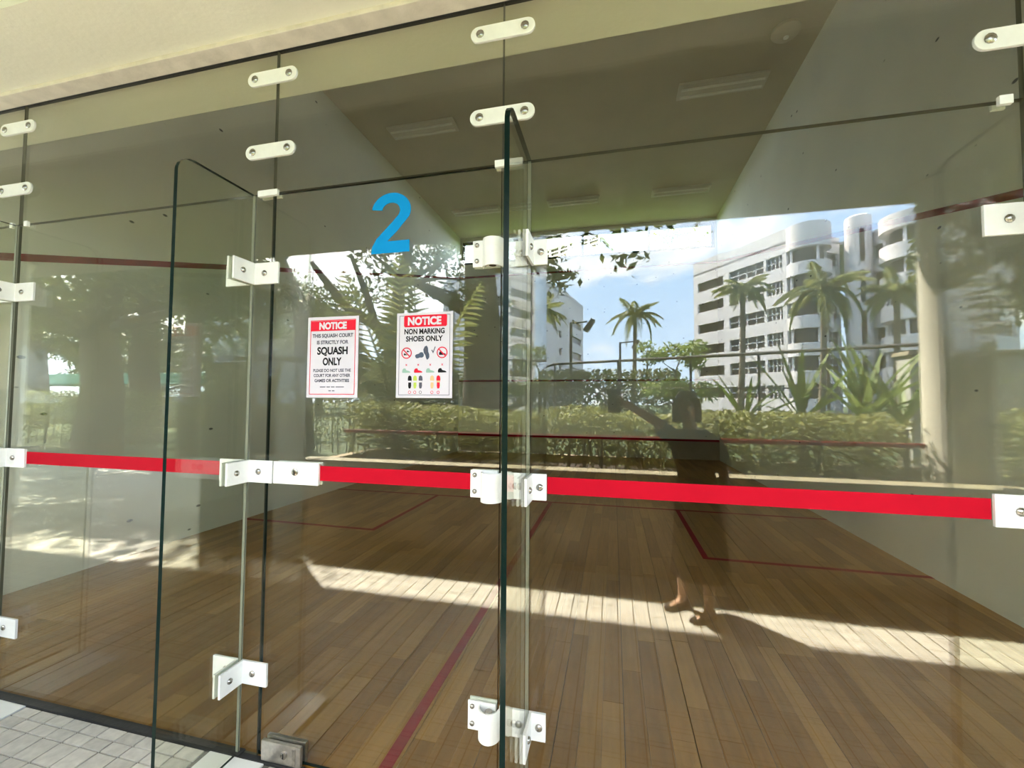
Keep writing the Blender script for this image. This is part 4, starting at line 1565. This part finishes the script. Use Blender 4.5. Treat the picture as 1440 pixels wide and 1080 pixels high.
MB().loft([ell(.555, -1.61, .235, .178, .145, wob=.016, ph=1), ell(.55, -1.612, .34, .168, .135, wob=.012, ph=.6), ell(.545, -1.615, .55, .152, .125, wob=.006), ell(.54, -1.62, .72, .142, .112), ell(.535, -1.62, .90, .118, .092),
           ell(.525, -1.615, 1.04, .142, .105), ell(.522, -1.612, 1.12, .165, .096), ell(.512, -1.607, 1.165, .130, .080), ell(.503, -1.603, 1.19, .075, .062)]).build('dress', CLOTH, pe, smooth=True)
MB().tube([(.42, -1.605, 1.12), (.35, -1.56, 1.165), (.30, -1.515, 1.215)], [.060, .056, .052], 12).build('sleeve', CLOTH, pe, smooth=True)
MB().tube([(.625, -1.62, 1.12), (.672, -1.615, 1.05), (.698, -1.602, .95)], [.062, .056, .052], 12).build('sleeve', CLOTH, pe, smooth=True)
hr = MB()
rings = []
for k in range(9):
    u = k / 8
    z = 1.447 - .21 * u
    rr = .097 * math.sin(min(1, .30 + u * 1.4) * PI / 2)
    rings.append([(.474 + rr * math.cos(a) * .95, -1.588 + (min(rr * 1.05 * math.sin(a), .018) if u > .3 else rr * 1.02 * math.sin(a)), z) for a in [2 * PI * q / 20 for q in range(20)]])
hr.loft(rings).build('hair', HAIR, pe, smooth=True)
for s in (-1, 1):
    MB().lathe([(.003, -.003), (.009, 0), (.003, .004)], (.452 + s * .028, -1.497, 1.352), 'y', 8).build('eye', SIGNBLK, pe, smooth=True)
    MB().lathe([(.006, -.012), (.014, 0), (.006, .012)], (.472 + s * .078, -1.57, 1.335), 'x', 8).build('ear', SKIN, pe, smooth=True)
MB().tube([(.437, -1.494, 1.295), (.455, -1.489, 1.292), (.473, -1.494, 1.295)], [.003, .006, .003], 6).build('mouth', mat('lips', (.4, .12, .1), .5), pe, smooth=True)
for (ax, ay) in ((.452, -1.672), (.590, -1.535)):
    d = Vector((-.80, .60))
    n2 = Vector((-.60, -.80))
    c0 = Vector((ax, ay))
    out = []
    for (u, w) in ((-.045, .0), (-.035, .028), (.02, .034), (.085, .040), (.125, .034), (.148, .016), (.152, 0), (.148, -.016), (.125, -.034), (.085, -.040), (.02, -.034), (-.035, -.028)):
        q = c0 + d * u + n2 * w
        out.append((q.x, q.y))
    s_ = MB().prism(out, .0005, .016, 'z').build('shoe', SHOE, pe, bevel=.003)
    # toe cap and heel counter stay low so that the instep is bare
    toe = []
    for k in range(6):
        u = .155 - .075 * k / 5
        ww = .036 * math.sqrt(max(.05, 1 - ((u - .085) / .075) ** 2)) + .004
        toe.append([(*(c0 + d * u + n2 * ww * math.cos(a)), .014 + (.012 + .016 * k / 5) * math.sin(a)) for a in [PI * q / 8 for q in range(9)]])
    MB().loft(toe, caps=False).build('toe_cap', SHOE, s_, smooth=True)
    heel = []
    for k in range(5):
        u = -.045 + .05 * k / 4
        ww = .010 + .022 * math.sqrt(k / 4)
        heel.append([(*(c0 + d * u + n2 * ww * math.cos(a)), .012 + .038 * math.sin(a)) for a in [PI * q / 8 for q in range(9)]])
    MB().loft(heel, caps=False).build('heel_counter', SHOE, s_, smooth=True)

ph = thing('phone', 'black phone held up by the woman in the brown dress', 'phone', (.02, -1.44, 1.37))
MB().box(-.035, .042, -1.447, -1.4385, 1.30, 1.452).build('phone_case', PHONEM, ph, bevel=.003)
MB().lathe([(.007, 0), (.007, .002), (.004, .0025)], (0.0, -1.4385, 1.37), 'y', 14).build('camera_lens', STEEL, ph, smooth=True)
MB().box(-.033, .040, -1.448, -1.447, 1.303, 1.449).build('screen', mat('phone_screen', (.015, .018, .02), .1), ph)
